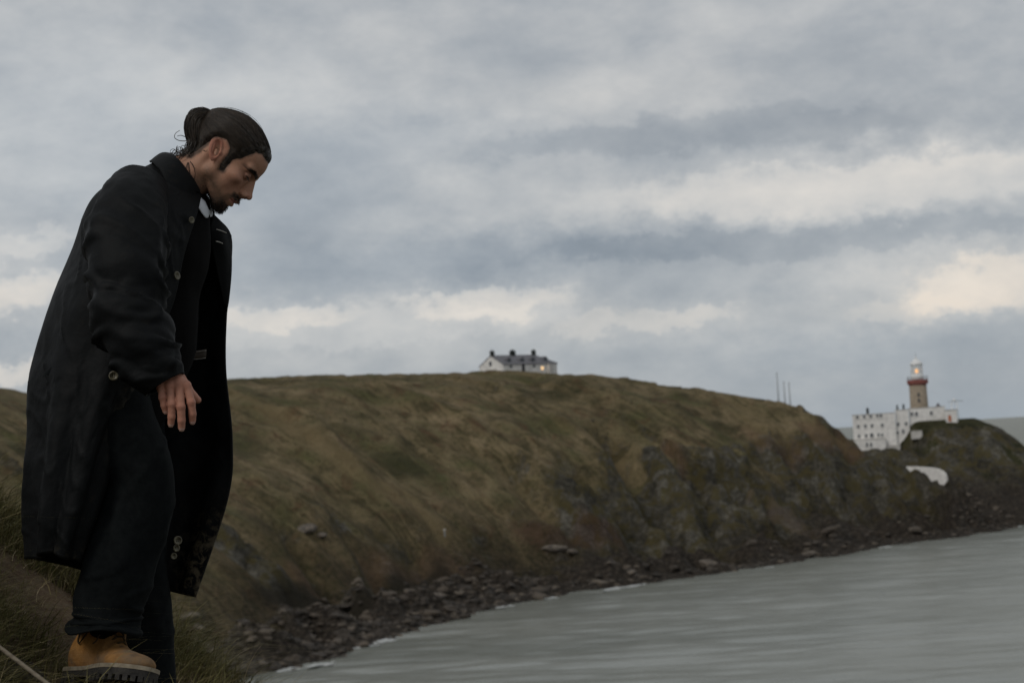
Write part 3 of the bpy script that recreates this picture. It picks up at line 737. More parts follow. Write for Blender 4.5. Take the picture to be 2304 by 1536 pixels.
# the curved white wall by the road: follows the ground, rounded at its low end
cw = []
for px, py, Y in [(2040, 1049, 540), (2060, 1049, 538), (2080, 1050, 536), (2100, 1052, 534), (2116, 1056, 532), (2126, 1063, 531), (2131, 1073, 530.5)]: cw.append(at_y(px, py, Y))
cw = catmull(cw, 24); V, F = [], []
for i, p in enumerate(cw):
    t_ = cw[min(i + 1, 23)] - cw[max(i - 1, 0)]; n_ = np.array([t_[1], -t_[0], 0]); n_ /= np.linalg.norm(n_); h_ = 4.2
    for o_, zz in ((.25, 0), (.25, -h_), (-.25, -h_), (-.25, 0)): V.append(p + n_ * o_ + np.array([0, 0, zz]))
F = [tuple(int(c) for c in f) for f in grid_faces(24, 4, True)] + [(3, 2, 1, 0), (92, 93, 94, 95)]
V = np.array(V); root = V.mean(0); root[2] = V[:, 2].min()
o = obj('boundary_wall', V - root, F, 'lime_render', None, False); o.location = root; tag(o, 'curved white boundary wall low on the slope below the lighthouse', 'wall')

# the lighthouse
Lp = at_y(2068.5, 916.7, 573.0); k_ = 573.0 / FPX * 1.02
root = empty('lighthouse', (Lp[0], Lp[1], 27.6)); tag(root, 'granite lighthouse tower with red gallery and lit white lantern', 'lighthouse')
zt = lambda py: EYE[2] + (952.5 - py) * k_ - 27.6
V, F = lathe([(3.0, -.3), (2.9, 1.0), (2.7, 3.0), (2.55, 5.2), (2.46, zt(871))], 40); obj('tower', V, F, 'granite', root)
V, F = lathe([(2.36, zt(871)), (2.75, zt(869)), (2.95, zt(867)), (3.0, zt(866)), (3.0, zt(859)), (2.85, zt(859)), (2.85, zt(862)), (.5, zt(862))], 40); gal = obj('gallery', V, F, 'red_paint', root, False)
Vr, Fr = [], []
for i in range(24):
    a = 2 * math.pi * i / 24; v, f = tube([(2.9 * math.cos(a), 2.9 * math.sin(a), zt(859)), (2.9 * math.cos(a), 2.9 * math.sin(a), zt(859) + .9)], .03, 4); k = len(Vr)
    Vr += list(v); Fr += [tuple(int(q) + k for q in ff) for ff in f]
for h_ in (.45, .9):
    v, f = tube([(2.9 * math.cos(a), 2.9 * math.sin(a), zt(859) + h_) for a in np.linspace(0, 2 * math.pi, 33)], .028, 4, False); k = len(Vr)
    Vr += list(v); Fr += [tuple(int(q) + k for q in ff) for ff in f]
obj('railing', Vr, Fr, 'grey_metal', gal)
V, F = lathe([(1.75, zt(862)), (1.75, zt(847)), (1.62, zt(846.5)), (.3, zt(846.5))], 32); obj('lantern_base', V, F, 'white_paint', root)
lan = empty('lantern', (0, 0, 0)); lan.parent = root
V, F = lathe([(1.60, zt(846)), (1.60, zt(826))], 20); F = F[:-2]; obj('glazing', V, F, 'lantern_glass', lan)
for i in range(10):
    a = 2 * math.pi * (i + .5) / 10; v, f = tube([(1.62 * math.cos(a), 1.62 * math.sin(a), zt(846.4)), (1.62 * math.cos(a), 1.62 * math.sin(a), zt(826))], .055, 5); obj('glazing_bar', v, f, 'white_paint', lan)
V, F = lathe([(.02, zt(844)), (.35, zt(844)), (.45, zt(842)), (.52, zt(839.5)), (.45, zt(837)), (.3, zt(835)), (.02, zt(835))], 16); obj('lamp', V, F, 'lamp_light', lan)
V, F = lathe([(1.85, zt(826)), (1.85, zt(824.5)), (1.55, zt(821)), (1.15, zt(817)), (.55, zt(814)), (.3, zt(813)), (.3, zt(811)), (.34, zt(809.5)), (.12, zt(808))], 32); dome = obj('dome', V, F, 'white_paint', root)
v, f = tube([(0, 0, zt(809)), (0, 0, zt(798))], .05, 5); obj('lightning_rod', v, f, 'grey_metal', dome)
for zz in (892, 905):
    V, F = boxes([(-.28, .28, -2.62, -2.2, zt(zz) - .5, zt(zz) + .5)]); w = obj('window', V, F, 'window_glass', root, False); w.rotation_euler = (0, 0, FC.rz)

# shed with an orange door and the pale frame mast at the seaward end
Sp = at_y(2137, 948, 560.0)
root = empty('signal_shed', Sp, FC.rz); tag(root, 'small pale shed with an orange door at the right end of the terrace', 'shed')
V, F = boxes([(-1.0, 2.1, 0, 2.4, -1.5, 3.2)]); obj('wall', V, F, 'lime_render', root, False)
V, F = boxes([(-1.2, 2.3, -.2, 2.6, 3.202, 3.4)]); obj('roof', V, F, 'grey_render', root, False)
V, F = boxes([(-.35, .5, -.05, .03, .0, 1.75)]); obj('door', V, F, 'orange_paint', root, False)
Sp = at_y(2150, 948, 561.5)
root = empty('signal_mast', Sp, FC.rz); tag(root, 'pale lattice frame with a long top arm beside the shed', 'frame mast')
for sx in (-.9, .9):
    for sy in (-.9, .9):
        v, f = tube([(sx, sy, -1.5), (sx * .8, sy * .8, 5.6)], .11, 6); obj('leg', v, f, 'white_paint', root)
for h_ in (1.4, 3.2, 5.0):
    s_ = .9 - .18 * (h_ + 1.5) / 7; v, f = tube([(-s_, -s_, h_), (s_, -s_, h_), (s_, s_, h_), (-s_, s_, h_), (-s_, -s_, h_)], .07, 5); obj('brace', v, f, 'white_paint', root)
v, f = tube([(-1.8, 0, 5.7), (2.6, 0, 5.75)], .09, 6); obj('arm', v, f, 'grey_metal', root)
V, F = lathe([(.5, 5.76), (.5, 6.1), (.1, 6.5)], 10); obj('beacon', V, F, 'white_paint', root)
Rp = at_y(2111, 916, 571)
V, F = lathe([(1.2, 0), (.7, .7), (.15, 1.5)], 6); V = np.array(V)
root = obj('roof_vent', V, F, 'slate', None, False); root.location = Rp - np.array([0, 0, .3]); tag(root, 'small dark pyramid roof light on the terrace block', 'roof light')

# the cottages on the hilltop
def crest(px, Y0=400, Y1=520):
    """highest line of the hill in a picture column"""
    Ys = np.arange(Y0, Y1, 1.0); P_ = np.array([at_y(px, 840, y_) for y_ in Ys]); g_ = ground_z(P_[:, 0], P_[:, 1]); e_ = (g_ - EYE[2]) / Ys
    k = np.argmax(e_); return np.array([P_[k][0], Ys[k], g_[k]])
cr = crest(1165)
HY = cr[1] + 16
s_ = HY / FPX
c0 = at_y(1133, 836, HY)                     # the corner nearest to the camera
zb = EYE[2] + (1005.5 - 838) * s_
th_ = math.radians(40)                       # the long front runs away to the right
Lh, Wh = 125 * s_ / math.cos(th_) * .985, 58 * s_ / math.sin(th_) * .94
he, hr = (1005 - 819) * s_ + EYE[2] - zb, (1006.5 - 798.5) * s_ + EYE[2] - zb
root = empty('cottages', (c0[0], c0[1], zb), th_); tag(root, 'long white cottage row with grey slate roof and three dark chimneys on the hilltop', 'house')
V = [(0, 0, -3), (Lh, 0, -3), (Lh, Wh, -3), (0, Wh, -3), (0, 0, he), (Lh, 0, he), (Lh, Wh, he), (0, Wh, he), (0, Wh / 2, hr - .1)]
F = [(0, 1, 5, 4), (1, 2, 6, 5), (2, 3, 7, 6), (3, 0, 4, 8, 7), (4, 5, 6, 7, 8)[::-1]]
obj('wall', V, F[:4], 'lime_render', root, False)
ov = .25; hx = Lh - Wh * .36                 # hipped far end
sl = (hr - he) / (Wh / 2)
ye, ze = -ov, he - ov * sl
V = [(-.12, ye, ze), (Lh + ov, ye, ze), (hx, Wh / 2, hr), (-.12, Wh / 2, hr), (Lh + ov, Wh + ov, ze), (-.12, Wh + ov, ze)]
V2 = [(a, b, c + .16) for a, b, c in V]
F = [(0, 1, 2, 3), (1, 4, 2), (4, 5, 3, 2)]
Fa = [tuple(q + 6 for q in f) for f in F] + [f[::-1] for f in F] + [(0, 6, 7, 1)[::-1], (1, 7, 10, 4)[::-1], (4, 10, 11, 5)[::-1], (3, 9, 6, 0)[::-1], (5, 11, 9, 3)[::-1]]
roof = obj('roof', V + V2, Fa, 'slate', root, False)
for cx, w_ in ((.55, .9), (hx * .50, 1.35), (hx - .2, .9)):
    V, F = boxes([(cx - w_ / 2, cx + w_ / 2, Wh / 2 - .45, Wh / 2 + .45, hr - .5, hr + 1.05), (cx - w_ / 2 - .1, cx + w_ / 2 + .1, Wh / 2 - .55, Wh / 2 + .55, hr + 1.052, hr + 1.2)])
    for j in ((-.25, .25) if w_ < 1.2 else (-.45, 0, .45)):
        a, b = lathe([(.14, hr + 1.2), (.12, hr + 1.6)], 8, cx + j, Wh / 2); k = len(V); V += a; F += [tuple(q + k for q in ff) for ff in b]
    obj('chimney', V, F, 'soot_brick', roof, False)
for q in (.16, .40, .60, .84):                # dormer windows
    cx = Lh * q; y0 = Wh * .10; zz = he + y0 * sl
    V = [(cx - .7, y0, zz), (cx + .7, y0, zz), (cx + .7, y0, zz + 1.0), (cx, y0, zz + 1.45), (cx - .7, y0, zz + 1.0), (cx - .7, y0 + 1.7, zz + 1.0), (cx + .7, y0 + 1.7, zz + 1.0), (cx, y0 + 2.2, zz + 1.45)]
    F = [(0, 1, 2, 3, 4), (1, 6, 2), (0, 4, 5), (2, 6, 7, 3), (4, 3, 7, 5)]
    d = obj('dormer', V, F, 'slate', roof, False)
    V, F = boxes([(cx - .48, cx + .48, y0 - .05, y0 + .02, zz + .15, zz + .95)]); obj('pane', V, F, 'window_glass', d, False)
def cottage_opening(name, x0, x1, z0, z1, mat, y=-.05, end=False):
    V, F = boxes([(x0, x1, y, .05, z0, z1)] if not end else [(y, .05, x0, x1, z0, z1)]); return obj(name, V, F, mat, root, False)
cottage_opening('window', Wh * .48, Wh * .58, he - .1, he + 1.1, 'window_glass', end=True)
for q in (.12, .55): cottage_opening('window', Lh * q, Lh * q + .7, 1.1, 1.9, 'window_glass')
cottage_opening('door', Lh * .34, Lh * .34 + 1.0, -.2, 2.0, 'dark_wood')
cottage_opening('lit_window', Lh * .655 + .8, Lh * .655 + 1.6, .5, 1.3, 'porch_light', -.07)
V, F = boxes([(Lh * .80, Lh * .80 + 1.3, -1.2, -.01, -1.0, 1.9)]); pch = obj('porch', V, F, 'grey_render', root, False)
# flat back filler so the gable is closed under the roof
# three thin masts
for px, y0, y1, lab in ((1752, 840, 903, 'tallest thin mast, left of the three on the hill shoulder'), (1766.5, 860, 905, 'middle thin mast of the three on the hill shoulder'), (1778, 862, 907, 'rightmost thin mast of the three on the hill shoulder')):
    g_ = crest(px, 420, 540); g_[1] += 2.0; g_[0] = at_y(px, y1, g_[1])[0]
    zt_ = at_y(px, y0, g_[1])[2]; base = float(ground_z(np.array([g_[0]]), np.array([g_[1]]))[0]) - .3
    root = empty('mast', (g_[0], g_[1], base)); tag(root, lab, 'mast', 'thin masts on the hill')
    v, f = lathe([(.16, 0), (.13, (zt_ - base) * .5), (.10, zt_ - base)], 8); obj('pole', v, f, 'grey_metal', root)
    v, f = lathe([(.15, zt_ - base), (.15, zt_ - base + .18), (.04, zt_ - base + .3)], 8); obj('cap', v, f, 'grey_metal', root)
# marker post on the lower slope
p = on_land(1001, 1208)
root = empty('marker_post', p); tag(root, 'small pale grey marker post on the lower grass slope', 'post')
V, F = boxes([(-.12, .12, -.12, .12, -.5, 1.35)]); obj('post', V, F, 'grey_metal', root, False)
V, F = boxes([(-.22, .22, -.16, .16, 1.352, 1.6)]); obj('cap', V, F, 'grey_render', root, False)
# ------------------------------------------------------------------ the man
def surface_nets(f, lo, hi, h):
    ax = [np.arange(lo[i], hi[i] + h, h, dtype=np.float32) for i in range(3)]
    X, Y, Z = np.meshgrid(*ax, indexing='ij')
    v = f(X, Y, Z).astype(np.float32); s = v < 0
    n = np.array(v.shape) - 1
    corners = [(i, j, k) for i in (0, 1) for j in (0, 1) for k in (0, 1)]
    sl = lambda c: tuple(slice(c[a], c[a] + n[a]) for a in range(3))
    cnt = sum(s[sl(c)].astype(np.int8) for c in corners)
    act = (cnt > 0) & (cnt < 8); idx = np.argwhere(act)
    vid = np.full(act.shape, -1, np.int64); vid[act] = np.arange(len(idx))
    pos = np.zeros((len(idx), 3)); num = np.zeros(len(idx))
    for c in corners:
        for a in range(3):
            if c[a]: continue
            d = list(c); d[a] = 1
            v0 = v[tuple((idx + np.array(c)).T)]; v1 = v[tuple((idx + np.array(d)).T)]
            m = (v0 < 0) != (v1 < 0); tt = np.where(m, v0 / np.where(m, v0 - v1, 1), 0)
            p = np.tile(np.array(c, float), (len(idx), 1)); p[:, a] += tt
            pos[m] += p[m]; num[m] += 1
    V = (idx + pos / num[:, None]) * h + np.array(lo)
    Q = []
    for a in range(3):
        b, c = (a + 1) % 3, (a + 2) % 3
        s0 = [slice(None)] * 3; s1 = [slice(None)] * 3; s0[a] = slice(0, -1); s1[a] = slice(1, None)
        e = s[tuple(s0)] != s[tuple(s1)]
        for q in (b, c):
            z0 = [slice(None)] * 3; z0[q] = 0; e[tuple(z0)] = False
            z0[q] = -1; e[tuple(z0)] = False
        E = np.argwhere(e)
        ob = np.zeros(3, int); ob[b] = 1; oc = np.zeros(3, int); oc[c] = 1
        q = np.stack([vid[tuple((E - ob - oc).T)], vid[tuple((E - oc).T)], vid[tuple(E.T)], vid[tuple((E - ob).T)]], 1)
        flip = ~s[tuple(E.T)]
        q[flip] = q[flip][:, ::-1]
        Q.append(q)
    return V, np.concatenate(Q)
def smin(a, b, k):
    h = np.clip(.5 + .5 * (b - a) / k, 0, 1); return b * (1 - h) + a * h - k * h * (1 - h)
def smax(a, b, k): return -smin(-a, -b, k)
def ell(x, y, z, c, r):
    x, y, z = x - c[0], y - c[1], z - c[2]
    k0 = np.sqrt((x / r[0]) ** 2 + (y / r[1]) ** 2 + (z / r[2]) ** 2)
    k1 = np.sqrt((x / r[0] ** 2) ** 2 + (y / r[1] ** 2) ** 2 + (z / r[2] ** 2) ** 2) + 1e-6
    return k0 * (k0 - 1) / k1
def caps(x, y, z, a, b, ra, rb):
    e = [b[i] - a[i] for i in range(3)]; L = sum(q * q for q in e) + 1e-12
    t_ = np.clip(((x - a[0]) * e[0] + (y - a[1]) * e[1] + (z - a[2]) * e[2]) / L, 0, 1)
    d = np.sqrt((x - a[0] - t_ * e[0]) ** 2 + (y - a[1] - t_ * e[1]) ** 2 + (z - a[2] - t_ * e[2]) ** 2)
    return d - (ra + (rb - ra) * t_)
def poly_sdf(x, y, poly):
    """2-D signed distance, negative inside"""
    d, _ = poly_dist(poly, x.astype(float), y.astype(float)); return -d

# the frame the man is built in: right, up, towards the camera, at his distance
_c = ray(290, 890); _c = _c / np.linalg.norm(_c)
MC = -_c; MA = RIGHT - MC * (RIGHT @ MC); MA /= np.linalg.norm(MA); MB = np.cross(MC, MA)
MO = EYE + _c * MAN_D
def L(px, py, c=0.0):
    d = ray(px, py); return EYE + d * (((MO - EYE) @ MC + c) / (d @ MC))
def LL(pts): return np.array([L(*p) for p in pts])
FOOT = L(235, 1545, .17)
person = empty('person', FOOT)
tag(person, 'man in a long open black coat stepping down the grassy bank with bowed head', 'person')
def pobj(name, V, F, mat, parent=None, smooth=True, attrs=None):
    return obj(name, np.asarray(V) - FOOT, F, mat, person if parent is None else parent, smooth, attrs)

# ---- materials
t = material('skin')
P = t.pos(); a = t.attr('tint', 'Vector')
c = t.mix(t.ramp(t.noise(P, 60, 4, .6), [(.35, .0), (.7, .35)]), a, t.mix(1.0, a, (.80, .66, .60), 'MULTIPLY'))
c = t.mix(t.ramp(t.noise(P, 190, 4, .7), [(.45, 0.0), (.72, .30)]), c, t.mix(1.0, c, (.62, .52, .50), 'MULTIPLY'))
t.out(c, .56, t.bump(t.noise(P, 420, 3, .7), .30, .002), spec=.26, Subsurface_Weight=.05, Subsurface_Radius=(.008, .003, .0015), Subsurface_Scale=.6)
t = material('hair')
fl = t.attr('flow', 'Vector'); n = t.noise(t.scale(fl, 1, 1, .12), 3.2, 5, .65); n2 = t.noise(t.scale(fl, 1, 1, .1), 11.0, 3, .6)
hb = t.bump(n2, .8, .004, t.bump(n, .9, .008))
t.out(t.ramp(n, [(.3, (.007, .005, .0035)), (.52, (.024, .0165, .010)), (.70, (.075, .052, .033))]), .34, hb, spec=.30)
t = material('hair_strand')
t.out(t.ramp(t.attr('tone'), [(.0, (.008, .006, .004)), (.7, (.026, .018, .012)), (1.0, (.085, .060, .040))]), .36, spec=.35)
t = material('waxed_cloth')
P = t.pos(); n = t.noise(P, 9, 5, .6); nf = t.noise(P, 55, 4, .65); w = t.noise(P, 900, 2, .5)
c = t.ramp(n, [(.3, (.0028, .0033, .0036)), (.7, (.0068, .0076, .0080))])
dirt = t.m('MULTIPLY', t.ramp(nf, [(.56, 0.0), (.72, 1.0)]), t.ramp(n, [(.50, 0.0), (.62, .30)]))
c = t.mix(dirt, c, (.030, .023, .016))
mud = t.m('MULTIPLY', t.attr('mud'), t.ramp(t.noise(P, 38, 5, .7, .6), [(.47, 0.0), (.60, .9)]))
c = t.mix(mud, c, (.105, .085, .055))
t.out(c, t.ramp(n, [(.3, .54), (.7, .74)]), t.bump(w, .12, .001, t.bump(nf, .30, .005)), spec=.11)
t = material('trouser_cloth')
P = t.pos(); nf = t.noise(P, 45, 4, .65)
t.out(t.ramp(nf, [(.3, (.0036, .0046, .0051)), (.7, (.0080, .0096, .0099))]), .85, t.bump(t.noise(P, 1100, 2, .5), .15, .001, t.bump(nf, .3, .005)), spec=.07)
t = material('jumper_cloth'); P = t.pos()
t.out((.0045, .0042, .0042), .92, t.bump(t.noise(P, 500, 2, .5), .3, .002), spec=.06)
t = material('white_shirt'); P = t.pos()
t.out((.62, .64, .68), .85, t.bump(t.noise(P, 60, 4, .6), .3, .004), spec=.1)
t = material('horn_button'); P = t.pos()
t.out(t.ramp(t.noise(P, 120, 3, .6), [(.35, (.060, .050, .030)), (.65, (.165, .148, .098))]), .4, spec=.4)
t = material('nubuck'); P = t.pos()
n = t.noise(P, 14, 5, .6); nf = t.noise(P, 60, 4, .7)
c = t.ramp(nf, [(.3, (.23, .105, .026)), (.7, (.37, .185, .055))])
c = t.mix(t.m('MULTIPLY', t.attr('wear'), t.ramp(n, [(.33, .25), (.6, 1.0)])), c, (.135, .10, .066))
c = t.mix(t.ramp(t.noise(P, 26, 4, .6), [(.56, 0.0), (.68, .65)]), c, (.075, .058, .043))
t.out(c, .85, t.bump(nf, .35, .003), spec=.15)
t = material('boot_rubber'); P = t.pos()
t.out(t.ramp(t.noise(P, 40, 4, .65), [(.35, (.020, .019, .018)), (.7, (.058, .053, .046))]), .8, t.bump(t.noise(P, 120, 3, .6), .4, .003), spec=.25)
t = material('boot_welt'); P = t.pos()
t.out(t.ramp(t.noise(P, 50, 4, .65), [(.3, (.15, .125, .088)), (.7, (.30, .26, .195))]), .85, spec=.15)
t = material('lace_cord'); t.out((.055, .038, .020), .9, spec=.1)
t = material('leather_patch'); P = t.pos()
t.out(t.ramp(t.noise(P, 90, 4, .6), [(.3, (.030, .023, .017)), (.7, (.062, .050, .038))]), .6, spec=.25)
t = material('pale_stitch'); t.out((.42, .40, .36), .8, spec=.1)
t = material('eye_white'); t.out((.38, .35, .32), .25, spec=.5)
t = material('dark_iris'); t.out((.015, .010, .008), .2, spec=.5)
t = material('nail'); t.out((.47, .30, .245), .35, spec=.4)

# ---- head (centimetres: x forward, y up, z towards the camera side; eyes at y = 0)
TILT, YAW = math.radians(-45.5), math.radians(7)
hf = MA * math.cos(TILT) + MB * math.sin(TILT); hu = -MA * math.sin(TILT) + MB * math.cos(TILT); hl = MC.copy()
hf, hl = hf * math.cos(YAW) + hl * math.sin(YAW), hl * math.cos(YAW) - hf * math.sin(YAW)
EAR = L(499.5, 338.0, .07)
HO = EAR - .01 * (hf * 0 + hu * -1 + hl * 6.9)
def H(p): p = np.asarray(p, float); return HO + .01 * (p[..., :1] * hf + p[..., 1:2] * hu + p[..., 2:3] * hl)

HAIR_POLY = [(13, 6.0), (9.3, 5.45), (8.0, 5.2), (6.6, 5.4), (5.4, 4.4), (5.0, 2.9), (4.2, .8), (3.1, -.6), (3.3, -2.2), (3.7, -4.2), (2.5, -4.6), (1.9, -3.4), (1.6, -1.0), (1.0, .8), (-.9, 1.6),
             (-2.9, .6), (-3.7, -1.8), (-3.5, -4.6), (-4.0, -7.0), (-6.0, -8.4), (-12, -8), (-14, 14), (13, 14)]
def skull(x, y, z):
    az = np.abs(z)
    d = ell(x, y, z, (-.2, 2.3, 0), (8.7, 7.3, 7.1))
    d = smin(d, ell(x, y, z, (4.3, 2.5, 0), (5.0, 5.0, 5.8)), 1.6)
    return d
def face(x, y, z):
    az = np.abs(z)
    d = skull(x, y, z)
    d = smin(d, ell(x, y, z, (4.2, -3.2, 0), (4.6, 6.2, 5.7)), 1.6)
    d = smin(d, caps(x, y, az, (1.2, -6.2, 5.0), (6.6, -9.4, 1.9), 1.25, 1.3), 1.6)           # jaw
    d = smin(d, caps(x, y, az, (.6, -2.0, 5.6), (1.2, -6.2, 5.1), 1.2, 1.25), 1.5)            # ramus
    d = smin(d, ell(x, y, z, (7.7, -9.7, 0), (1.75, 1.6, 1.9)), 1.2)                          # chin
    d = smin(d, ell(x, y, z, (6.5, -6.6, 0), (3.25, 2.8, 3.2)), 1.3)                          # muzzle
    d = smin(d, ell(x, y, az, (5.6, -2.9, 4.5), (2.1, 1.4, 1.75)), 1.1)                       # cheek bones
    d = smin(d, caps(x, y, az, (8.55, .75, .9), (7.0, .95, 4.7), .70, .8), 1.0)               # brow
    d = smax(d, -ell(x, y, az, (9.3, -.85, 3.55), (2.0, 1.15, 1.7)), .7)                      # eye sockets
    d = smax(d, -ell(x, y, az, (9.6, -5.6, 5.1), (1.6, 2.6, 1.5)), 1.5)                       # hollow of the cheek
    nose = caps(x, y, z, (8.85, .1, 0), (10.75, -3.1, 0), .64, .72)
    nose = smin(nose, caps(x, y, z, (8.0, -.3, 0), (9.5, -3.7, 0), .95, 1.22), .6)            # side walls
    nose = smin(nose, ell(x, y, z, (10.95, -3.45, 0), (.90, .80, .80)), .4)
    nose = smin(nose, ell(x, y, az, (9.85, -4.0, 1.15), (1.0, .70, .62)), .4)
    nose = smin(nose, caps(x, y, z, (10.3, -4.2, 0), (9.5, -4.8, 0), .45, .5), .4)
    d = smin(d, nose, .45)
    d = smax(d, -ell(x, y, az, (10.25, -4.65, .60), (.55, .42, .33)), .15)                    # nostrils
    d = smin(d, caps(x, y, z, (9.3, -4.9, 0), (9.7, -6.1, 0), .55, .55), .5)                  # upper lip
    d = smax(d, -ell(x, y, az, (9.9, -3.3, 1.98), (1.0, .9, .35)), .35)                      # crease beside the wing
    d = smin(d, caps(x, y, az, (10.1, -6.2, .0), (8.4, -6.9, 2.2), .50, .26), .30)          # lips
    d = smin(d, caps(x, y, az, (9.5, -7.65, .0), (8.25, -7.45, 2.0), .54, .28), .30)
    d = smax(d, -caps(x, y, az, (10.5, -6.98, .0), (8.6, -7.15, 2.4), .20, .12), .18)
    d = smin(d, ell(x, y, az, (7.35, -.60, 3.25), (1.20, 1.15, 1.25)), .12)                   # lowered lid over the eye
    d = smax(d, -caps(x, y, az, (8.70, -1.0, 2.4), (8.15, -.88, 4.2), .10, .09), .08)         # lid line
    return d
def neck_sdf(x, y, z):
    d = caps(x, y, z * .98, (-1.7, -3.5, 0), (-2.4, -20, 0), 5.2, 5.9)
    d = smin(d, ell(x, y, z, (1.4, -12.6, 0), (.9, 1.3, .9)), 1.6)
    az = np.abs(z)
    return smin(d, caps(x, y, az, (-2.0, -4.5, 5.0), (.6, -19, 1.6), 1.2, 1.3), 1.2)
def ear_sdf(x, y, z):
    az = np.abs(z)
    ex, ey = x + 1.2, y + 1.95; cc, ss = math.cos(math.radians(30)), math.sin(math.radians(30))
    u = ex * cc + ey * ss; v = -ex * ss + ey * cc           # u forward across, v along
    w = az - 7.25 + u * .38
    taper = 1 + .10 * v
    d = ell(u / taper, v, w, (0, 0, 0), (1.5, 2.95, .62))
    d = smax(d, -ell(u, v, w, (.22, .15, .62), (1.0, 2.2, 1.0)), .15)
    d = smax(d, -ell(u, v, w, (.45, -.45, .1), (.62, .95, .9)), .25)
    d = smin(d, ell(u, v, w, (-.42, .25, .10), (.26, 1.45, .36)), .2)    # antihelix
    d = smin(d, ell(u, v, w, (1.35, -.5, .2), (.35, .55, .4)), .25)      # tragus
    return d
def head_sdf(x, y, z):
    d = smin(face(x, y, z), neck_sdf(x, y, z), 1.3)
    return smin(d, ear_sdf(x, y, z), .35)
hv, hq = surface_nets(head_sdf, (-10.6, -21, -9), (12.6, 12.2, 9), .17)
def skin_tint(v):
    x, y, z = v.T; az = np.abs(z)
    base = np.tile(np.array([.385, .212, .138]), (len(v), 1))
    def blend(m, col): base[:] = base * (1 - m[:, None]) + np.array(col) * m[:, None]
    nz = fbm(x * 1.7, y * 1.7, z * 1.7, oct=3, seed=5)
    blend(.35 * sstep(4.2, 1.0, np.sqrt((x - 7) ** 2 + (y + 3.3) ** 2 + (az - 4.0) ** 2)), (.43, .20, .145))           # cheek
    blend(.5 * sstep(2.2, .6, np.sqrt((x - 10.9) ** 2 + (y + 4.1) ** 2 + z ** 2)), (.42, .20, .15))              # nose
    ear = sstep(3.6, 2.2, np.hypot(x + .95, y + 1.95)) * sstep(6.6, 7.6, az + .25 * np.hypot(x + .95, y + 1.95) * .6)
    blend(.55 * ear, (.40, .14, .10))
    # shaved temple and beard shadow
    jaw = sstep(.8, -1.2, y + 6.3 + .30 * (x - 3)) * sstep(-1.2, 1.0, x) * sstep(-13.6, -12.2, y)
    blend(np.clip(.62 * jaw * (1 + .5 * nz), 0, 1), (.13, .085, .058))
    mou = sstep(1.05, .5, np.abs(y + 5.60 + .16 * az)) * sstep(3.2, 2.5, az) * sstep(7.2, 7.8, x)
    blend(np.clip(.90 * mou + .15 * nz * mou, 0, 1), (.075, .050, .034))
    side = sstep(.8, .25, np.abs(az - 2.75)) * sstep(-10.5, -9, y) * sstep(-6.0, -6.8, y) * sstep(5.5, 6.5, x)
    blend(.65 * side, (.085, .056, .038))
    goat = sstep(3.7, 2.3, np.sqrt(((x - 7.0) / 1.25) ** 2 + (y + 10.2) ** 2 + (z * .85) ** 2)) * sstep(-8.15, -8.7, y)
    blend(np.clip(.88 * goat + .2 * nz * goat, 0, 1), (.055, .038, .027))
    hl_ = sstep(.75, -.25, poly_sdf(x, y, HAIR_POLY) + .3 * nz)
    blend(.85 * hl_, (.030, .022, .016))
    lips = sstep(.62, .3, np.abs(y + 6.95)) * sstep(2.5, 1.9, az) * sstep(8.0, 8.5, x)
    blend(.75 * lips, (.34, .135, .115))
    brow = sstep(.62, .30, np.abs(y - .72 - .22 * np.sin((az - .8) * .85))) * sstep(.7, 1.1, az) * sstep(5.9, 5.2, az) * sstep(3.6, 4.6, x)
    blend(.92 * brow, (.022, .016, .012))
    eye = sstep(1.7, .6, np.hypot(y + .45, (az - 3.3) * .75)) * sstep(6.5, 7.3, x)  # shade of the eye socket, painted into the skin tint
    blend(.55 * eye, (.17, .085, .065))
    lash = sstep(.24, .10, np.abs(y + .98)) * sstep(2.0, 2.3, az) * sstep(4.7, 4.2, az) * sstep(7.2, 7.8, x)
    blend(.9 * lash, (.02, .014, .012))
    return base
_x, _y, _z = hv.T; _a = np.abs(_z)
beard_w = np.maximum(sstep(1.0, .5, np.abs(_y + 5.60 + .16 * _a)) * sstep(3.0, 2.4, _a) * sstep(7.4, 8.0, _x),
                     sstep(3.5, 2.2, np.sqrt(((_x - 7.0) / 1.25) ** 2 + (_y + 10.2) ** 2 + (_z * .85) ** 2)) * sstep(-8.15, -8.7, _y))
beard_w = np.maximum(beard_w, .30 * sstep(.4, -1.2, _y + 6.6 + .30 * (_x - 3)) * sstep(.2, 1.6, _x) * sstep(-12.6, -11.8, _y))
body_parts = [(H(hv), hq, skin_tint(hv))]

# ---- right hand hanging from the sleeve, back of the hand to the camera
HANDC = .375
fingers = {  # knuckle, middle joint, end joint, tip: (pixel, pixel, offset towards the camera)
    'little': [(362, 868, .000), (365.5, 893, .006), (369.5, 912, .004), (372.5, 924, .000)],
    'ring': [(382, 866, .006), (386.5, 909, .014), (386, 937, .010), (384.5, 953, .004)],
    'middle': [(402, 861, .008), (407, 915, .017), (408.5, 945, .013), (408.5, 962, .007)],
    'index': [(419, 867, .005), (430, 905, .012), (433, 931, .008), (433, 947, .002)]}
frad = {'little': (.0084, .0080, .0074, .0068), 'ring': (.0090, .0087, .0080, .0072), 'middle': (.0094, .0091, .0084, .0076), 'index': (.0092, .0088, .0081, .0074)}
FP = {k: LL([(a, b, HANDC + c) for a, b, c in v]) for k, v in fingers.items()}
TH = LL([(404, 852, HANDC - .03), (420, 874, HANDC - .038), (434, 891, HANDC - .040), (445, 899.5, HANDC - .042)])
WR = L(366, 838, HANDC - .03); FA = L(335, 780, HANDC - .05)
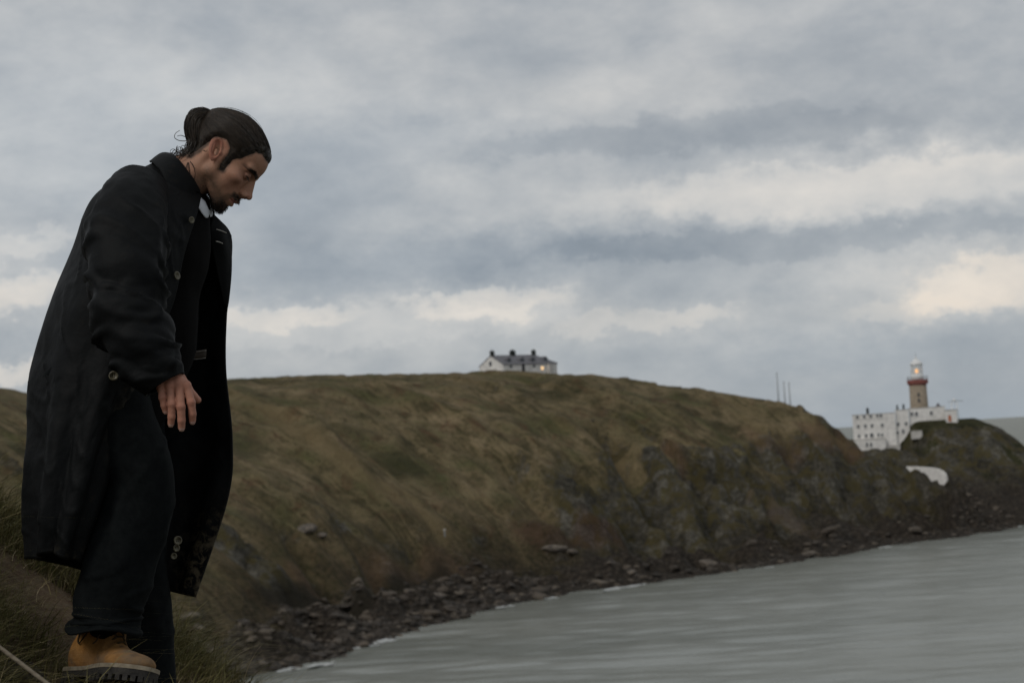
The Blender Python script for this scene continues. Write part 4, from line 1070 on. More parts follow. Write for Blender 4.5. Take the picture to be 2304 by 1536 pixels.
def hand_sdf(x, y, z):
    d = caps(x, y, z, WR, FA, .027, .036)
    for k in FP:
        p, r = FP[k], frad[k]
        d = smin(d, caps(x, y, z, WR + (p[0] - WR) * .25, p[0], .018, .0105), .010)
    fing = None
    for k in FP:
        p, r = FP[k], frad[k]
        g = None
        for i in range(3):
            s_ = caps(x, y, z, p[i], p[i + 1], r[i], r[i + 1]); g = s_ if g is None else smin(g, s_, .003)
        g = smin(g, np.sqrt((x - p[1][0]) ** 2 + (y - p[1][1]) ** 2 + (z - p[1][2]) ** 2) - r[1] * 1.03, .003)
        fing = g if fing is None else np.minimum(fing, g)
    d = smin(d, fing, .006)
    tr = (.014, .0115, .0098, .0078)
    th = None
    for i in range(3):
        s_ = caps(x, y, z, TH[i], TH[i + 1], tr[i], tr[i + 1]); th = s_ if th is None else smin(th, s_, .004)
    return smin(d, th, .008)
allp = np.concatenate([*FP.values(), TH, [WR, L(350, 806, HANDC - .04)]])
hlo, hhi = allp.min(0) - .022, allp.max(0) + .022
hav, haq = surface_nets(hand_sdf, hlo, hhi, .0021)
tint = np.tile(np.array([.42, .205, .140]), (len(hav), 1))
for k in FP:
    p = FP[k]
    for j, w in ((0, .55), (1, .45), (2, .25)):
        m = w * sstep(.014, .005, np.linalg.norm(hav - p[j], axis=1))[:, None]; tint = tint * (1 - m) + np.array([.42, .17, .125]) * m
    # creases over the middle joint
    ax_ = (p[2] - p[0]) / np.linalg.norm(p[2] - p[0]); q = (hav - p[1]) @ ax_
    m = (.5 * (.5 + .5 * np.cos(q / .0028 * 6.283)) * sstep(.007, .002, np.abs(q)) * sstep(.02, .01, np.linalg.norm(hav - p[1], axis=1)))[:, None]
    tint = tint * (1 - m) + np.array([.27, .125, .085]) * m
body_parts.append((hav, haq, tint))

# ---- the rest of the body, under the clothes
BJ = {'neck': L(400, 420, 0), 'chest': L(330, 540, 0), 'waist': L(265, 760, 0), 'hipn': L(215, 850, .10), 'hipf': L(235, 850, -.10),
      'kneen': L(322, 1085, .16), 'anklen': L(242, 1360, .165), 'kneef': L(298, 1110, -.10), 'anklef': L(330, 1500, -.12),
      'shn': L(300, 455, .17), 'shf': L(345, 455, -.18), 'eln': L(295, 715, .31), 'elf': L(315, 700, -.27), 'wrf': L(370, 810, -.25)}
def body_sdf(x, y, z):
    d = caps(x, y, z, BJ['neck'], BJ['chest'], .055, .105)
    for a, b, r0, r1, k in (('chest', 'waist', .115, .11, .08), ('waist', 'hipn', .10, .085, .06), ('waist', 'hipf', .10, .085, .06), ('shn', 'shf', .055, .055, .05),
                            ('hipn', 'kneen', .08, .055, .04), ('kneen', 'anklen', .052, .036, .02), ('hipf', 'kneef', .08, .055, .04), ('kneef', 'anklef', .052, .036, .02),
                            ('shn', 'eln', .05, .042, .04), ('shf', 'elf', .05, .042, .04), ('elf', 'wrf', .04, .026, .02)):
        d = smin(d, caps(x, y, z, BJ[a], BJ[b], r0, r1), k)
    return smin(d, caps(x, y, z, BJ['eln'], FA, .042, .034), .02)
allb = np.array(list(BJ.values()) + [FA]); bvv, bq = surface_nets(body_sdf, allb.min(0) - .16, allb.max(0) + .16, .013)
body_parts.append((bvv, bq, np.tile(np.array([.43, .255, .175]), (len(bvv), 1))))
off = 0; VV, QQ, TT = [], [], []
for v_, q_, t_ in body_parts: VV.append(v_); QQ.append(q_ + off); TT.append(t_); off += len(v_)
body = pobj('body', np.concatenate(VV), np.concatenate(QQ), 'skin', attrs={'tint': np.concatenate(TT)})
for k in FP:   # finger nails
    p = FP[k]; ax_ = p[3] - p[2]; ax_ /= np.linalg.norm(ax_); w = np.cross(ax_, MC); w /= np.linalg.norm(w); nn = np.cross(w, ax_)
    if nn @ MC < 0: nn = -nn
    r = frad[k][3]; V, F = [], []
    for i, s in enumerate((-.25, .35, .8, 1.0)):
        for j in range(5):
            a = (j - 2) / 2 * (.75 if i < 3 else .5)
            V.append(p[3] + ax_ * r * s * .95 + (w * math.sin(a) + nn * math.cos(a)) * r * (1.035 if i < 3 else .9) * (1.0 if s < .6 else math.sqrt(max(0.05, 1.12 - (s * .8) ** 2))))
    pobj('fingernail', V, grid_faces(4, 5), 'nail', body)
for s in (1, -1):   # eyes: a sliver under the lowered lid
    V, F = lathe([(.0001, -1.16)] + [(1.17 * math.sin(a), -1.17 * math.cos(a)) for a in np.linspace(.15, 3.0, 10)] + [(.0001, 1.16)], 16)
    V = np.array(V); V = np.stack([V[:, 2], V[:, 0], V[:, 1]], 1) + np.array([7.24, -.66, 3.25 * s])
    pobj('eye', H(V), F, 'eye_white', body)
# lashes and brow hairs
Vb, Fb = [], []
TONES = {}
def add_tube(VL, FL, pts, rad, n=4):
    v, f = tube(pts, rad, n); k = len(VL); TONES.setdefault(id(VL), []).extend([rng.random()] * len(v)); VL.extend(v); FL.extend([tuple(int(q) + k for q in ff) for ff in f])
for s in (1, -1):
    for i in range(110):
        u = rng.random(); zz = .8 + 4.3 * u; xx = 9.30 - .28 * zz + (.15 - .02 * zz * zz * .6); yy = .72 + .22 * math.sin((zz - .8) * .85) + rng.normal() * .2
        p0 = np.array([xx + .1, yy, zz * s]); p1 = p0 + np.array([-.05, .18, .75 * s]) * rng.uniform(.7, 1.2)
        p0[0] += .12; p1[0] -= .12
        add_tube(Vb, Fb, H(np.array([p0, (p0 + p1) / 2 + [.10, 0.03, 0], p1])), [.00035, .0004, .00015], 3)
    for i in range(26):
        u = rng.random(); zz = 2.2 + 2.0 * u; xx = 8.75 - .28 * (zz - 2.2); p0 = np.array([xx, -.98, zz * s]); p1 = p0 + np.array([.42, -.28, .1 * s])
        add_tube(Vb, Fb, H(np.array([p0, (p0 + p1) / 2 + [0, -.1, 0], p1])), [.0003, .0003, .0001], 3)
pobj('eyebrows_and_lashes', Vb, Fb, 'hair_strand', body)
Vb, Fb = [], []        # moustache, goatee and stubble
ii = rng.choice(len(hv), 1500, p=beard_w / beard_w.sum())
hx_ = lambda q: head_sdf(q[:, 0], q[:, 1], q[:, 2])
P0 = hv[ii] + rng.normal(0, .06, (len(ii), 3)); e = .06; v0 = hx_(P0)
G0 = np.stack([hx_(P0 + np.array(d) * e) - v0 for d in ((1, 0, 0), (0, 1, 0), (0, 0, 1))], -1) / e; G0 /= np.linalg.norm(G0, axis=1)[:, None] + 1e-6
for q, (p, n_) in enumerate(zip(P0, G0)):
    ln = .48 * (beard_w[ii[q]] ** 1.5) * rng.uniform(.6, 1.2) + .06
    d_ = n_ * .45 + np.array([.15, -.85, 0]) + rng.normal(0, .18, 3)
    add_tube(Vb, Fb, H(np.array([p - n_ * .02, p + (n_ * .5 + d_ * .5) * ln * .5, p + d_ * ln])), [.00042, .0004, .00012], 3)
pobj('beard', Vb, Fb, 'hair_strand', body)

# ---- hair, slicked back into a tail
BUN = np.array([-8.9, 2.6, 0.0])
def hair_sdf(x, y, z):
    base = smin(skull(x, y, z), neck_sdf(x, y, z) + .25, 1.5)
    base = smin(base, face(x, y, z), .3)
    reg = poly_sdf(x, y, HAIR_POLY)
    rg = reg + .28 * fbm(x * 1.3, y * 1.3, z * 1.3, oct=2, seed=71)
    th = (.40 + .80 * sstep(7, 1.5, np.sqrt((x + 9.3) ** 2 + (y - 3) ** 2 + z ** 2))) * sstep(.05, -1.5, rg) - .10 + .14 * sstep(.2, -.35, rg)
    return smax(base - th, reg - .35, .1)
sv, sq = surface_nets(hair_sdf, (-11.5, -10.5, -9), (11.2, 13, 9), .22)
CEN = np.array([0.0, 2.4, 0.0]); AXB = BUN - CEN; AXB /= np.linalg.norm(AXB); E1 = np.cross(AXB, [0, 0, 1.0]); E1 /= np.linalg.norm(E1); E2 = np.cross(AXB, E1)
def flow(v):
    w = v - CEN; a = np.arctan2(w @ E2, w @ E1); r = w @ AXB
    return np.stack([np.cos(a) * 7, np.sin(a) * 7, r], 1)
hair = pobj('hair', H(sv), sq, 'hair', attrs={'flow': flow(sv)})
# combed strands lying on the scalp
g = lambda p, e: np.array([hair_sdf(np.array([p[0] + e * i]), np.array([p[1] + e * j]), np.array([p[2] + e * k]))[0] for i, j, k in ((0, 0, 0), (1, 0, 0), (0, 1, 0), (0, 0, 1))])
Vb, Fb = [], []
ns = 1800
phi = rng.uniform(0, 2 * math.pi, ns); th1 = rng.uniform(1.2, 2.75, ns)
K = 11
tt = np.linspace(0, 1, K)[None]
TH_ = th1[:, None] * (1 - tt) + .22 * tt
PH_ = phi[:, None] + rng.normal(0, .03, (ns, 1)) * tt
dirs = np.cos(TH_)[..., None] * AXB + np.sin(TH_)[..., None] * (np.cos(PH_)[..., None] * E1 + np.sin(PH_)[..., None] * E2)
pts = CEN + dirs * 8.0
ff = lambda q: hair_sdf(q[..., 0], q[..., 1], q[..., 2])
for it in range(5):
    v0 = ff(pts); e = .05
    G = np.stack([ff(pts + np.array(d) * e) - v0 for d in ((1, 0, 0), (0, 1, 0), (0, 0, 1))], -1) / e
    G /= np.maximum(.3, np.linalg.norm(G, axis=-1))[..., None]
    pts = pts - G * np.clip(v0 - .04, -1.5, 1.5)[..., None]
regv = poly_sdf(pts[..., 0], pts[..., 1], HAIR_POLY)
for i in range(ns):
    k = np.nonzero(regv[i] > -.25)[0]; s = k[-1] + 1 if len(k) else 0
    if K - s < 4: continue
    add_tube(Vb, Fb, H(pts[i, s:]), np.linspace(.00022, .00045, K - s), 3)
CP = lambda cx, cy, c: L(330 + cx / 4.389, 220 + cy / 4.389, c)
# the tail: bound at the back of the head, folded over and hanging behind the neck
TAIL = [(660, 215, .0), (590, 190, .0), (525, 185, .005), (480, 225, .008), (465, 290, .01), (475, 360, .012), (485, 430, .015), (455, 510, .02), (395, 570, .02)]
trad = [.013, .018, .0205, .0215, .0215, .0215, .020, .016, .008]
tp = catmull([CP(*q) for q in TAIL], 30); tr_ = np.interp(np.linspace(0, 8, 30), range(9), trad)
tv, tf = tube(tp, tr_, 14)
tl = np.repeat(np.linspace(0, 20, 30), 14); ta = np.tile(np.arange(14) / 14 * 6.283, 30)
pobj('ponytail', tv, tf, 'hair', hair, attrs={'flow': np.stack([np.cos(ta) * 2.5, np.sin(ta) * 2.5, tl], 1)})
for i in range(150):   # hairs of the tail
    a = rng.uniform(0, 6.283); k = rng.uniform(.9, 1.12); n0 = rng.integers(0, 14); n1 = rng.integers(22, 30)
    Tn = np.gradient(tp, axis=0); Tn /= np.linalg.norm(Tn, axis=1)[:, None]
    Bn = np.cross(Tn, MC); Bn /= np.linalg.norm(Bn, axis=1)[:, None]; Cn = np.cross(Tn, Bn)
    aa = a + np.linspace(0, rng.normal() * .5, 30)
    q = tp + (Bn * np.cos(aa)[:, None] + Cn * np.sin(aa)[:, None]) * (tr_ * k)[:, None]
    add_tube(Vb, Fb, q[n0:n1:2], .0005, 3)
v, f = tube(np.array([CP(612 + 22 * math.cos(a), 195 + 60 * math.sin(a), .016 * math.cos(a * 1)) for a in np.linspace(0, 6.1, 16)]), .003, 6)
pobj('hair_band', v, f, 'jumper_cloth', hair)
LOOSE = [[(420, 425, .02), (360, 428, .02), (310, 420, .022), (275, 392, .024), (285, 352, .022), (328, 322, .02)],
         [(430, 380, .02), (380, 385, .02), (340, 372, .02), (300, 380, .02)],
         [(430, 630, .055), (462, 680, .06), (478, 740, .06), (474, 790, .058), (458, 832, .055)],
         [(405, 640, .05), (388, 690, .055), (378, 735, .055), (386, 775, .053)], [(415, 640, .05), (418, 700, .056), (432, 760, .056), (436, 785, .055)],
         [(560, 520, .066), (585, 530, .068), (600, 515, .07)],
         [(540, 110, 0), (520, 98, 0), (495, 100, 0)], [(470, 120, .0), (430, 128, .0), (405, 158, .0)], [(500, 108, .005), (450, 112, .0), (420, 135, .0)]]
for q in LOOSE: add_tube(Vb, Fb, catmull([CP(*w) for w in q], 14), np.linspace(.0011, .0006, 14), 4)
for i in range(60):    # curls at the nape
    cx, cy = rng.uniform(235, 420), 0; cy = 590 - (cx - 235) * .45 + rng.normal() * 28; r = rng.uniform(14, 48); a0 = rng.uniform(0, 6.28); sw = rng.uniform(2.0, 5.0) * rng.choice([-1, 1])
    cz = rng.uniform(-.02, .035)
    q = [CP(cx + r * math.cos(a0 + sw * u) * (1 - .4 * u), cy + r * math.sin(a0 + sw * u) * (1 - .4 * u), cz + .008 * u) for u in np.linspace(0, 1, 12)]
    add_tube(Vb, Fb, q, np.linspace(.0011, .0005, 12), 3)
for i in range(70):    # hair between the tail and the collar
    x0 = rng.uniform(400, 500); x1 = rng.uniform(290, 430); c0 = rng.uniform(-.03, .05)
    q = catmull([CP(x0, rng.uniform(400, 480), c0), CP((x0 + x1) / 2 + 20, rng.uniform(500, 545), c0 + .005), CP(x1, rng.uniform(560, 640), c0)], 9)
    add_tube(Vb, Fb, q, np.linspace(.0012, .0006, 9), 3)
for i in range(90):    # flyaway hairs over the crown and the tail
    j = rng.integers(0, ns); k0 = rng.integers(0, K - 5); q = pts[j, k0:k0 + 5].copy()
    if (regv[j, k0:k0 + 5] > -.4).any(): continue
    o_ = q - CEN; o_ /= np.linalg.norm(o_, axis=1)[:, None]; lift = rng.uniform(.15, .7) * np.sin(np.linspace(0, rng.uniform(1.6, 3.0), 5))
    add_tube(Vb, Fb, H(q + o_ * lift[:, None] + rng.normal(0, .1, 3) * np.linspace(0, 1, 5)[:, None]), .00022, 3)
pobj('loose_hair', Vb, Fb, 'hair_strand', hair, attrs={'tone': np.array(TONES[id(Vb)])})

# ---- coat: a shell open at the front, columns run from the near front edge round the back to the far front edge
COLS = [  # near front edge
    [(452, 440, .05), (442, 482, .10), (414, 570, .145), (386, 690, .17), (318, 835, .20), (268, 985, .215), (228, 1130, .215), (182, 1259, .20)],
    [(425, 425, .075), (390, 470, .165), (360, 570, .20), (330, 690, .225), (272, 840, .25), (222, 985, .262), (180, 1130, .262), (147, 1257, .25)],
    [(398, 402, .085), (318, 432, .195), (285, 570, .225), (250, 690, .235), (200, 840, .245), (155, 985, .250), (125, 1130, .255), (110, 1243, .25)],
    [(368, 380, .055), (250, 432, .14), (205, 560, .17), (158, 690, .18), (118, 840, .18), (100, 985, .19), (85, 1130, .19), (82, 1254, .19)],
    [(346, 367, 0), (217, 438, .02), (164, 560, 0), (112, 690, 0), (66, 856, 0), (65, 985, 0), (54.5, 1130, 0), (66, 1257, 0)],
    [(368, 380, -.055), (255, 432, -.14), (205, 560, -.17), (160, 690, -.18), (120, 840, -.18), (110, 985, -.19), (105, 1130, -.19), (104, 1262, -.19)],
    [(398, 402, -.085), (330, 440, -.20), (295, 570, -.225), (265, 690, -.235), (235, 840, -.24), (225, 985, -.25), (225, 1130, -.25), (235, 1295, -.25)],
    [(440, 430, -.08), (440, 480, -.16), (432, 570, -.19), (420, 690, -.2), (410, 840, -.205), (405, 985, -.21), (385, 1130, -.215), (345, 1322, -.21)],
    [(478, 482, -.05), (518, 528, -.10), (519, 605, -.12), (510, 705, -.13), (508, 830, -.13), (523, 990, -.13), (513, 1120, -.13), (440, 1343, -.13)]]
C = np.array([[L(*p) for p in col] for col in COLS])              # 9 x 8 x 3
NR, NCc = 150, 190
rows = np.stack([catmull(C[i], NR) for i in range(9)])             # 9 x NR x 3
CG = np.stack([catmull(rows[:, r], NCc) for r in range(NR)])       # NR x NC x 3
uu, vv = np.meshgrid(np.linspace(0, 8, NCc), np.linspace(0, 7, NR))
def grid_normals(G):
    du = np.gradient(G, axis=1); dv = np.gradient(G, axis=0); n = np.cross(du, dv)
    return n / (np.linalg.norm(n, axis=-1, keepdims=True) + 1e-12)
Nn = grid_normals(CG)
if Nn[70, 45] @ MC < 0: Nn = -Nn                                   # outward on the near side
low = sstep(2.5, 6, vv)
disp = .010 * low * np.sin(uu * 5.2 + .5 * np.sin(vv * 1.3) + 1.0) + .005 * low * fbm(uu * 2.2, vv * .35, seed=3)
disp += .0045 * fbm(uu * 1.6 + vv * .8, vv * 1.5 - uu * .6, oct=4, seed=9) * sstep(.3, 1.5, vv)
disp += .0010 * fbm(uu * 9, vv * 7, oct=3, seed=13)
disp += .004 * (1 - np.abs(fbm(uu * 1.6 + vv * 1.1, vv * 1.0, oct=2, seed=15)) * 3).clip(0, 1) ** 3 * sstep(.5, 2, vv)
edge_f = sstep(0, .35, uu) * sstep(8, 7.65, uu) * (1 - .9 * sstep(.5, .0, np.abs(uu - 4)))
CG = CG + Nn * (disp * edge_f)[..., None]
muda = np.maximum(sstep(7.0, 7.9, uu) * sstep(5.9, 6.7, vv), .35 * sstep(.9, .0, uu) * sstep(3.6, 4.2, vv) * sstep(5.6, 4.6, vv))
muda = np.maximum(muda, .25 * sstep(6.6, 7.0, vv) * sstep(2.5, .5, uu))
coat = pobj('coat', CG.reshape(-1, 3), grid_faces(NR, NCc), 'waxed_cloth', attrs={'mud': muda.ravel()})
m_ = coat.modifiers.new('thickness', 'SOLIDIFY'); m_.thickness = .0045; m_.offset = 0
# back vent: two cuts in the hem
def ring_tube(path, rads, n, m, squash=None, wr=None, seed=0):
    """a garment tube along a spline; wr(s, a) displaces it"""
    c = catmull(path, m); s = np.linspace(0, len(path) - 1, m); R = np.interp(s, range(len(rads)), rads)
    if len(rads) > 2: R = catmull(np.array(rads)[:, None], m)[:, 0]
    T = np.gradient(c, axis=0); T /= np.linalg.norm(T, axis=1)[:, None]
    Bx = np.cross(T, MC); Bx /= np.linalg.norm(Bx, axis=1)[:, None]; Cx = np.cross(Bx, T)
    sg = np.sign((Cx @ MC).mean()); Cx = Cx * sg
    A = np.arange(n) / n * 2 * np.pi
    S2, A2 = np.meshgrid(s, A, indexing='ij')
    d = wr(S2, A2) if wr else 0
    rr = R[:, None] + d
    sq_ = 1.0 if squash is None else squash
    return c[:, None] + Bx[:, None] * (np.cos(A2) * rr)[..., None] + Cx[:, None] * (np.sin(A2) * rr * sq_)[..., None], s
def sleeve_wr(s, a):
    ca, sa = np.cos(a), np.sin(a)
    w = .009 * fbm(ca * 1.3 + s * .6, sa * 1.3 - s * .5, s * 2.2, oct=3, seed=23)
    ridge = (1 - np.abs(fbm(ca * .8 + 3, sa * .8, s * 2.0 + ca * .9, oct=1, seed=29)) * 2.6).clip(0, 1) ** 2
    w = w + .011 * ridge * sstep(.6, 1.6, s)
    w = w + .006 * np.sin(s * 8.0 + 1.5 * ca + 2.2 * sa) * np.exp(-((s - 2.9) / .8) ** 2)
    return w * sstep(5.0, 4.6, s) * sstep(-.2, .6, s) + .0015 * fbm(ca * 6, sa * 6, s * 7, oct=3, seed=31)
SLV = [L(312, 432, .12), L(290, 492, .215), L(283, 590, .285), L(290, 705, .325), L(330, 798, .355), L(370, 864, .365)]
G_, s_ = ring_tube(SLV, [.066, .080, .080, .078, .068, .0445], 56, 120, None, sleeve_wr)
near_sleeve = pobj('sleeve', G_.reshape(-1, 3), grid_faces(120, 56, True), 'waxed_cloth', coat, attrs={'mud': np.zeros(G_.shape[0] * G_.shape[1])})
m_ = near_sleeve.modifiers.new('thickness', 'SOLIDIFY'); m_.thickness = .004; m_.offset = -1
SLF = [L(345, 430, -.13), L(330, 500, -.23), L(315, 600, -.275), L(315, 700, -.285), L(345, 770, -.27), L(380, 815, -.255)]
G_, s_ = ring_tube(SLF, [.070, .082, .078, .072, .06, .045], 32, 60, None, sleeve_wr)
fs = pobj('sleeve', G_.reshape(-1, 3), grid_faces(60, 32, True), 'waxed_cloth', coat, attrs={'mud': np.zeros(60 * 32)})
# collar
TOP = [(450, 436, .052), (440, 418, .066), (424, 394, .078), (404, 368, .076), (388, 353, .045), (381, 350, 0), (390, 353, -.045), (412, 372, -.076), (446, 415, -.075), (474, 462, -.045)]
LOW = [(416, 453, .092), (398, 444, .118), (378, 418, .128), (362, 386, .112), (345, 367, .062), (337, 365, 0), (348, 367, -.062), (384, 388, -.112), (436, 440, -.120), (484, 497, -.080)]
IN = [(450, 450, .040), (440, 430, .052), (425, 410, .062), (405, 390, .062), (390, 375, .038), (384, 370, 0), (392, 375, -.038), (414, 392, -.062), (446, 430, -.062), (470, 470, -.035)]
tp_, lp_, ip_ = (catmull(LL(q), 70) for q in (TOP, LOW, IN))
G_ = []
for i in range(70):
    mid_ = tp_[i] * .55 + lp_[i] * .45 + UP * .010
    G_.append(catmull([ip_[i], tp_[i] * .75 + ip_[i] * .25 + UP * .0, tp_[i] + UP * .004, mid_, lp_[i]], 18))
G_ = np.array(G_); G_ = G_ + .0018 * fbm(G_[..., 0] * 40, G_[..., 1] * 40, G_[..., 2] * 40, oct=3, seed=37)[..., None] * UP
cl = pobj('collar', G_.reshape(-1, 3), grid_faces(70, 18), 'waxed_cloth', coat, attrs={'mud': np.zeros(70 * 18)})
m_ = cl.modifiers.new('thickness', 'SOLIDIFY'); m_.thickness = .005; m_.offset = 0
# far lapel folded outwards with its pale buttonholes
lap = [[(478, 482, -.05), (471, 515, -.04), (478, 570, -.07), (505, 690, -.128)], [(494, 497, -.06), (498, 535, -.065), (502, 590, -.09), (508, 695, -.129)], [(518, 529, -.10), (518.5, 560, -.11), (518, 620, -.119), (510.5, 702, -.1295)]]
G_ = np.stack([catmull(LL(q), 24) for q in lap]); G_ = np.stack([catmull(G_[:, i], 12) for i in range(24)])
lp = pobj('lapel', G_.reshape(-1, 3), grid_faces(24, 12), 'waxed_cloth', coat, attrs={'mud': np.zeros(288)})
m_ = lp.modifiers.new('thickness', 'SOLIDIFY'); m_.thickness = .004
for q in ([(487, 516, -.02), (497, 519, -.03), (509, 524, -.075)], [(486, 543, -.02), (493, 544.5, -.035), (501, 548, -.06)], [(467.5, 500, 0.0), (469, 508, 0.0), (469, 517, .0)]):
    v, f = tube(catmull(LL(q), 6), .0011, 5); pobj('buttonhole_stitching', v, f, 'pale_stitch', coat)
# buttons
def button(px, py, c, r, nx=0.0, ny=0.0):
    prof = [(.0001, 0), (r * .55, 0), (r * .62, r * .10), (r * .72, r * .22), (r * .95, r * .20), (r, .0), (r * .9, -r * .2), (.0001, -r * .2)]
    V, F = lathe(prof, 18); V = np.array(V)
    n = MC + nx * MA + ny * MB; n /= np.linalg.norm(n); a = np.cross(MB, n); a /= np.linalg.norm(a); b = np.cross(n, a)
    o = L(px, py, c)
    bt = pobj('button', o + V[:, :1] * a + V[:, 1:2] * b + V[:, 2:] * n, F, 'horn_button', coat)
    Vd, Fd = [], []
    for i in range(4):
        th = math.pi / 4 + i * math.pi / 2; v_, f_ = lathe([(.0001, r * .02), (r * .11, r * .02), (r * .11, r * .035), (.0001, r * .035)], 8); k = len(Vd)
        v_ = np.array(v_) + [r * .26 * math.cos(th), r * .26 * math.sin(th), 0]
        Vd += list(o + v_[:, :1] * a + v_[:, 1:2] * b + v_[:, 2:] * n); Fd += [tuple(int(q) + k for q in ff_) for ff_ in f_]
    obj('thread_holes', np.array(Vd) - FOOT, Fd, 'jumper_cloth', bt)
for a in [(255.5, 845, .272, .0108), (289, 824, .262, .0090, .7), (431, 495, .142, .0080, .9), (398, 620, .196, .0100, 1.2, .2), (400, 1215, -.085, .0110, .3), (397, 1232, -.085, .0092, .5), (391, 1250, -.085, .0080, .3)]: button(*a)
# leather trimmed inner pocket
V, F = [], []
pk = [[(417, 790, -.12), (440, 789, -.118), (465, 786, -.115)], [(417, 808, -.118), (440, 809, -.116), (464, 806, -.112)]]
G_ = np.stack([catmull(LL(q), 8) for q in pk]); o_ = pobj('pocket_trim', G_.reshape(-1, 3), grid_faces(2, 8), 'leather_patch', coat)
m_ = o_.modifiers.new('thickness', 'SOLIDIFY'); m_.thickness = .006
for q in ([(418, 792, -.108), (440, 791, -.106), (464, 788, -.103)], [(418, 807, -.106), (440, 808, -.104), (463, 805, -.1)]):
    v, f = tube(catmull(LL(q), 10), .0006, 4); pobj('pocket_stitching', v, f, 'pale_stitch', o_)

# ---- dark jumper and white shirt collar
def torso_sdf(x, y, z):
    d = caps(x, y, z, L(418, 470, 0), L(375, 560, 0), .055, .085)
    d = smin(d, caps(x, y, z, L(360, 560, .05), L(320, 760, .02), .085, .095), .08)
    d = smin(d, caps(x, y, z, L(360, 560, -.05), L(320, 760, -.02), .085, .095), .08)
    d = smin(d, caps(x, y, z, L(310, 760, 0), L(270, 880, 0), .11, .12), .08)
    return d + .006 * fbm(x * 14, y * 14, z * 9, oct=3, seed=43)
c0_, c1_ = L(360, 640, 0) - .42, L(360, 640, 0) + .42
tv_, tq_ = surface_nets(torso_sdf, c0_, c1_, .011)
pobj('jumper', tv_, tq_, 'jumper_cloth')
ST = [(441, 436, .045), (447, 440, .045), (454, 446, .038), (463, 454, .028), (470, 462, .0), (474, 462, -.03), (470, 455, -.055)]
SB = [(434, 452, .062), (440, 458, .066), (450, 472, .062), (462, 489, .045), (470, 489, .02), (478, 486, -.03), (474, 480, -.06)]
G_ = np.stack([catmull(LL(ST), 30), catmull(LL([tuple((np.array(a) + np.array(b)) / 2 + np.array([2, -1, .006])) for a, b in zip(ST, SB)]), 30), catmull(LL(SB), 30)])
G_ = np.stack([catmull(G_[:, i], 10) for i in range(30)]); G_ = G_ + .0025 * fbm(G_[..., 0] * 60, G_[..., 1] * 60, G_[..., 2] * 60, oct=2, seed=47)[..., None] * MC
o_ = pobj('shirt_collar', G_.reshape(-1, 3), grid_faces(30, 10), 'white_shirt'); m_ = o_.modifiers.new('thickness', 'SOLIDIFY'); m_.thickness = .002

# ---- trousers
def leg_wr(s, a):
    ca, sa = np.cos(a), np.sin(a)
    w = .010 * fbm(ca * .9 + 7, sa * .9, s * 1.0 + .8 * ca, oct=2, seed=53)
    ridge = (1 - np.abs(fbm(ca * .7 + s * .5, sa * .7, s * 1.7 - ca * .8, oct=1, seed=59)) * 2.4).clip(0, 1) ** 2
    return w + .006 * ridge + .0010 * fbm(ca * 7, sa * 7, s * 8, oct=3, seed=61)
NL = [L(205, 820, .10), L(252, 955, .14), L(314, 1082, .165), L(268, 1255, .17), L(243, 1350, .175), L(236, 1393, .175), L(233, 1417, .175)]
G_, s_ = ring_tube(NL, [.110, .100, .079, .080, .070, .071, .080], 56, 130, None, lambda s, a: leg_wr(s, a) * sstep(-.1, .8, s))
A_ = np.arange(56) / 56 * 2 * np.pi
hem = sstep(5.3, 6.0, s_)[:, None]
G_ = G_ + (np.cos(A_)[None, :, None] * 0 + hem[..., None] * (.008 * np.sin(A_ * 2 + .8) + .005 * np.sin(A_ * 3))[None, :, None]) * -MB
trousers = pobj('trousers', G_.reshape(-1, 3), grid_faces(130, 56, True), 'trouser_cloth')
m_ = trousers.modifiers.new('thickness', 'SOLIDIFY'); m_.thickness = .004; m_.offset = -1
FL_ = [L(225, 830, -.10), L(265, 980, -.11), L(296, 1120, -.10), L(310, 1300, -.12), L(324, 1420, -.13), L(333, 1530, -.13), L(336, 1650, -.13)]
G_, s_ = ring_tube(FL_, [.115, .105, .076, .068, .060, .060, .068], 40, 90, None, lambda s, a: leg_wr(s + 4, a) * .8 * sstep(-.1, .8, s))
o_ = pobj('trouser_leg', G_.reshape(-1, 3), grid_faces(90, 40, True), 'trouser_cloth', trousers)
m_ = o_.modifiers.new('thickness', 'SOLIDIFY'); m_.thickness = .004; m_.offset = -1

# ---- boots (metres: x to the toe, y up from the welt, z to the outer side)
def boot_sdf(x, y, z):
    d = ell(x, y, z, (.222, .010, 0), (.078, .027, .051))
    d = smin(d, caps(x, y, z, (.055, .028, 0), (.205, .008, 0), .045, .027), .03)
    d = smin(d, caps(x, y, z * 1.05, (.105, .075, 0), (.172, .022, 0), .040, .024), .03)
    d = smin(d, ell(x, y, z, (.048, .035, 0), (.050, .065, .040)), .03)
    d = smin(d, caps(x, y, z, (.074, .05, 0), (.116, .150, .010), .045, .047), .025)
    d = smax(d, -(y + .002), .006)
    pad = np.sqrt((np.sqrt(((x - .103) / 1.05) ** 2 + (z - .006) ** 2) - .047) ** 2 + (y - .108 + (x - .10) * .25) ** 2) - .0075
    d = smin(d, pad, .004)
    d = d + .0015 * np.sin((x - .16) * 260) * np.exp(-((x - .165) / .03) ** 2) * sstep(.03, .07, y)
    return smax(d, y - .142, .003)
bo_v, bo_q = surface_nets(boot_sdf, (-.02, -.02, -.075), (.32, .185, .135), .0042)
OUT = [(-.010, 0), (-.004, .030), (.03, .042), (.08, .040), (.12, .042), (.17, .054), (.215, .060), (.255, .054), (.285, .037), (.302, .012), (.302, -.012), (.285, -.037), (.255, -.052), (.215, -.055), (.17, -.047),
       (.12, -.036), (.08, -.036), (.03, -.040), (-.004, -.030)]
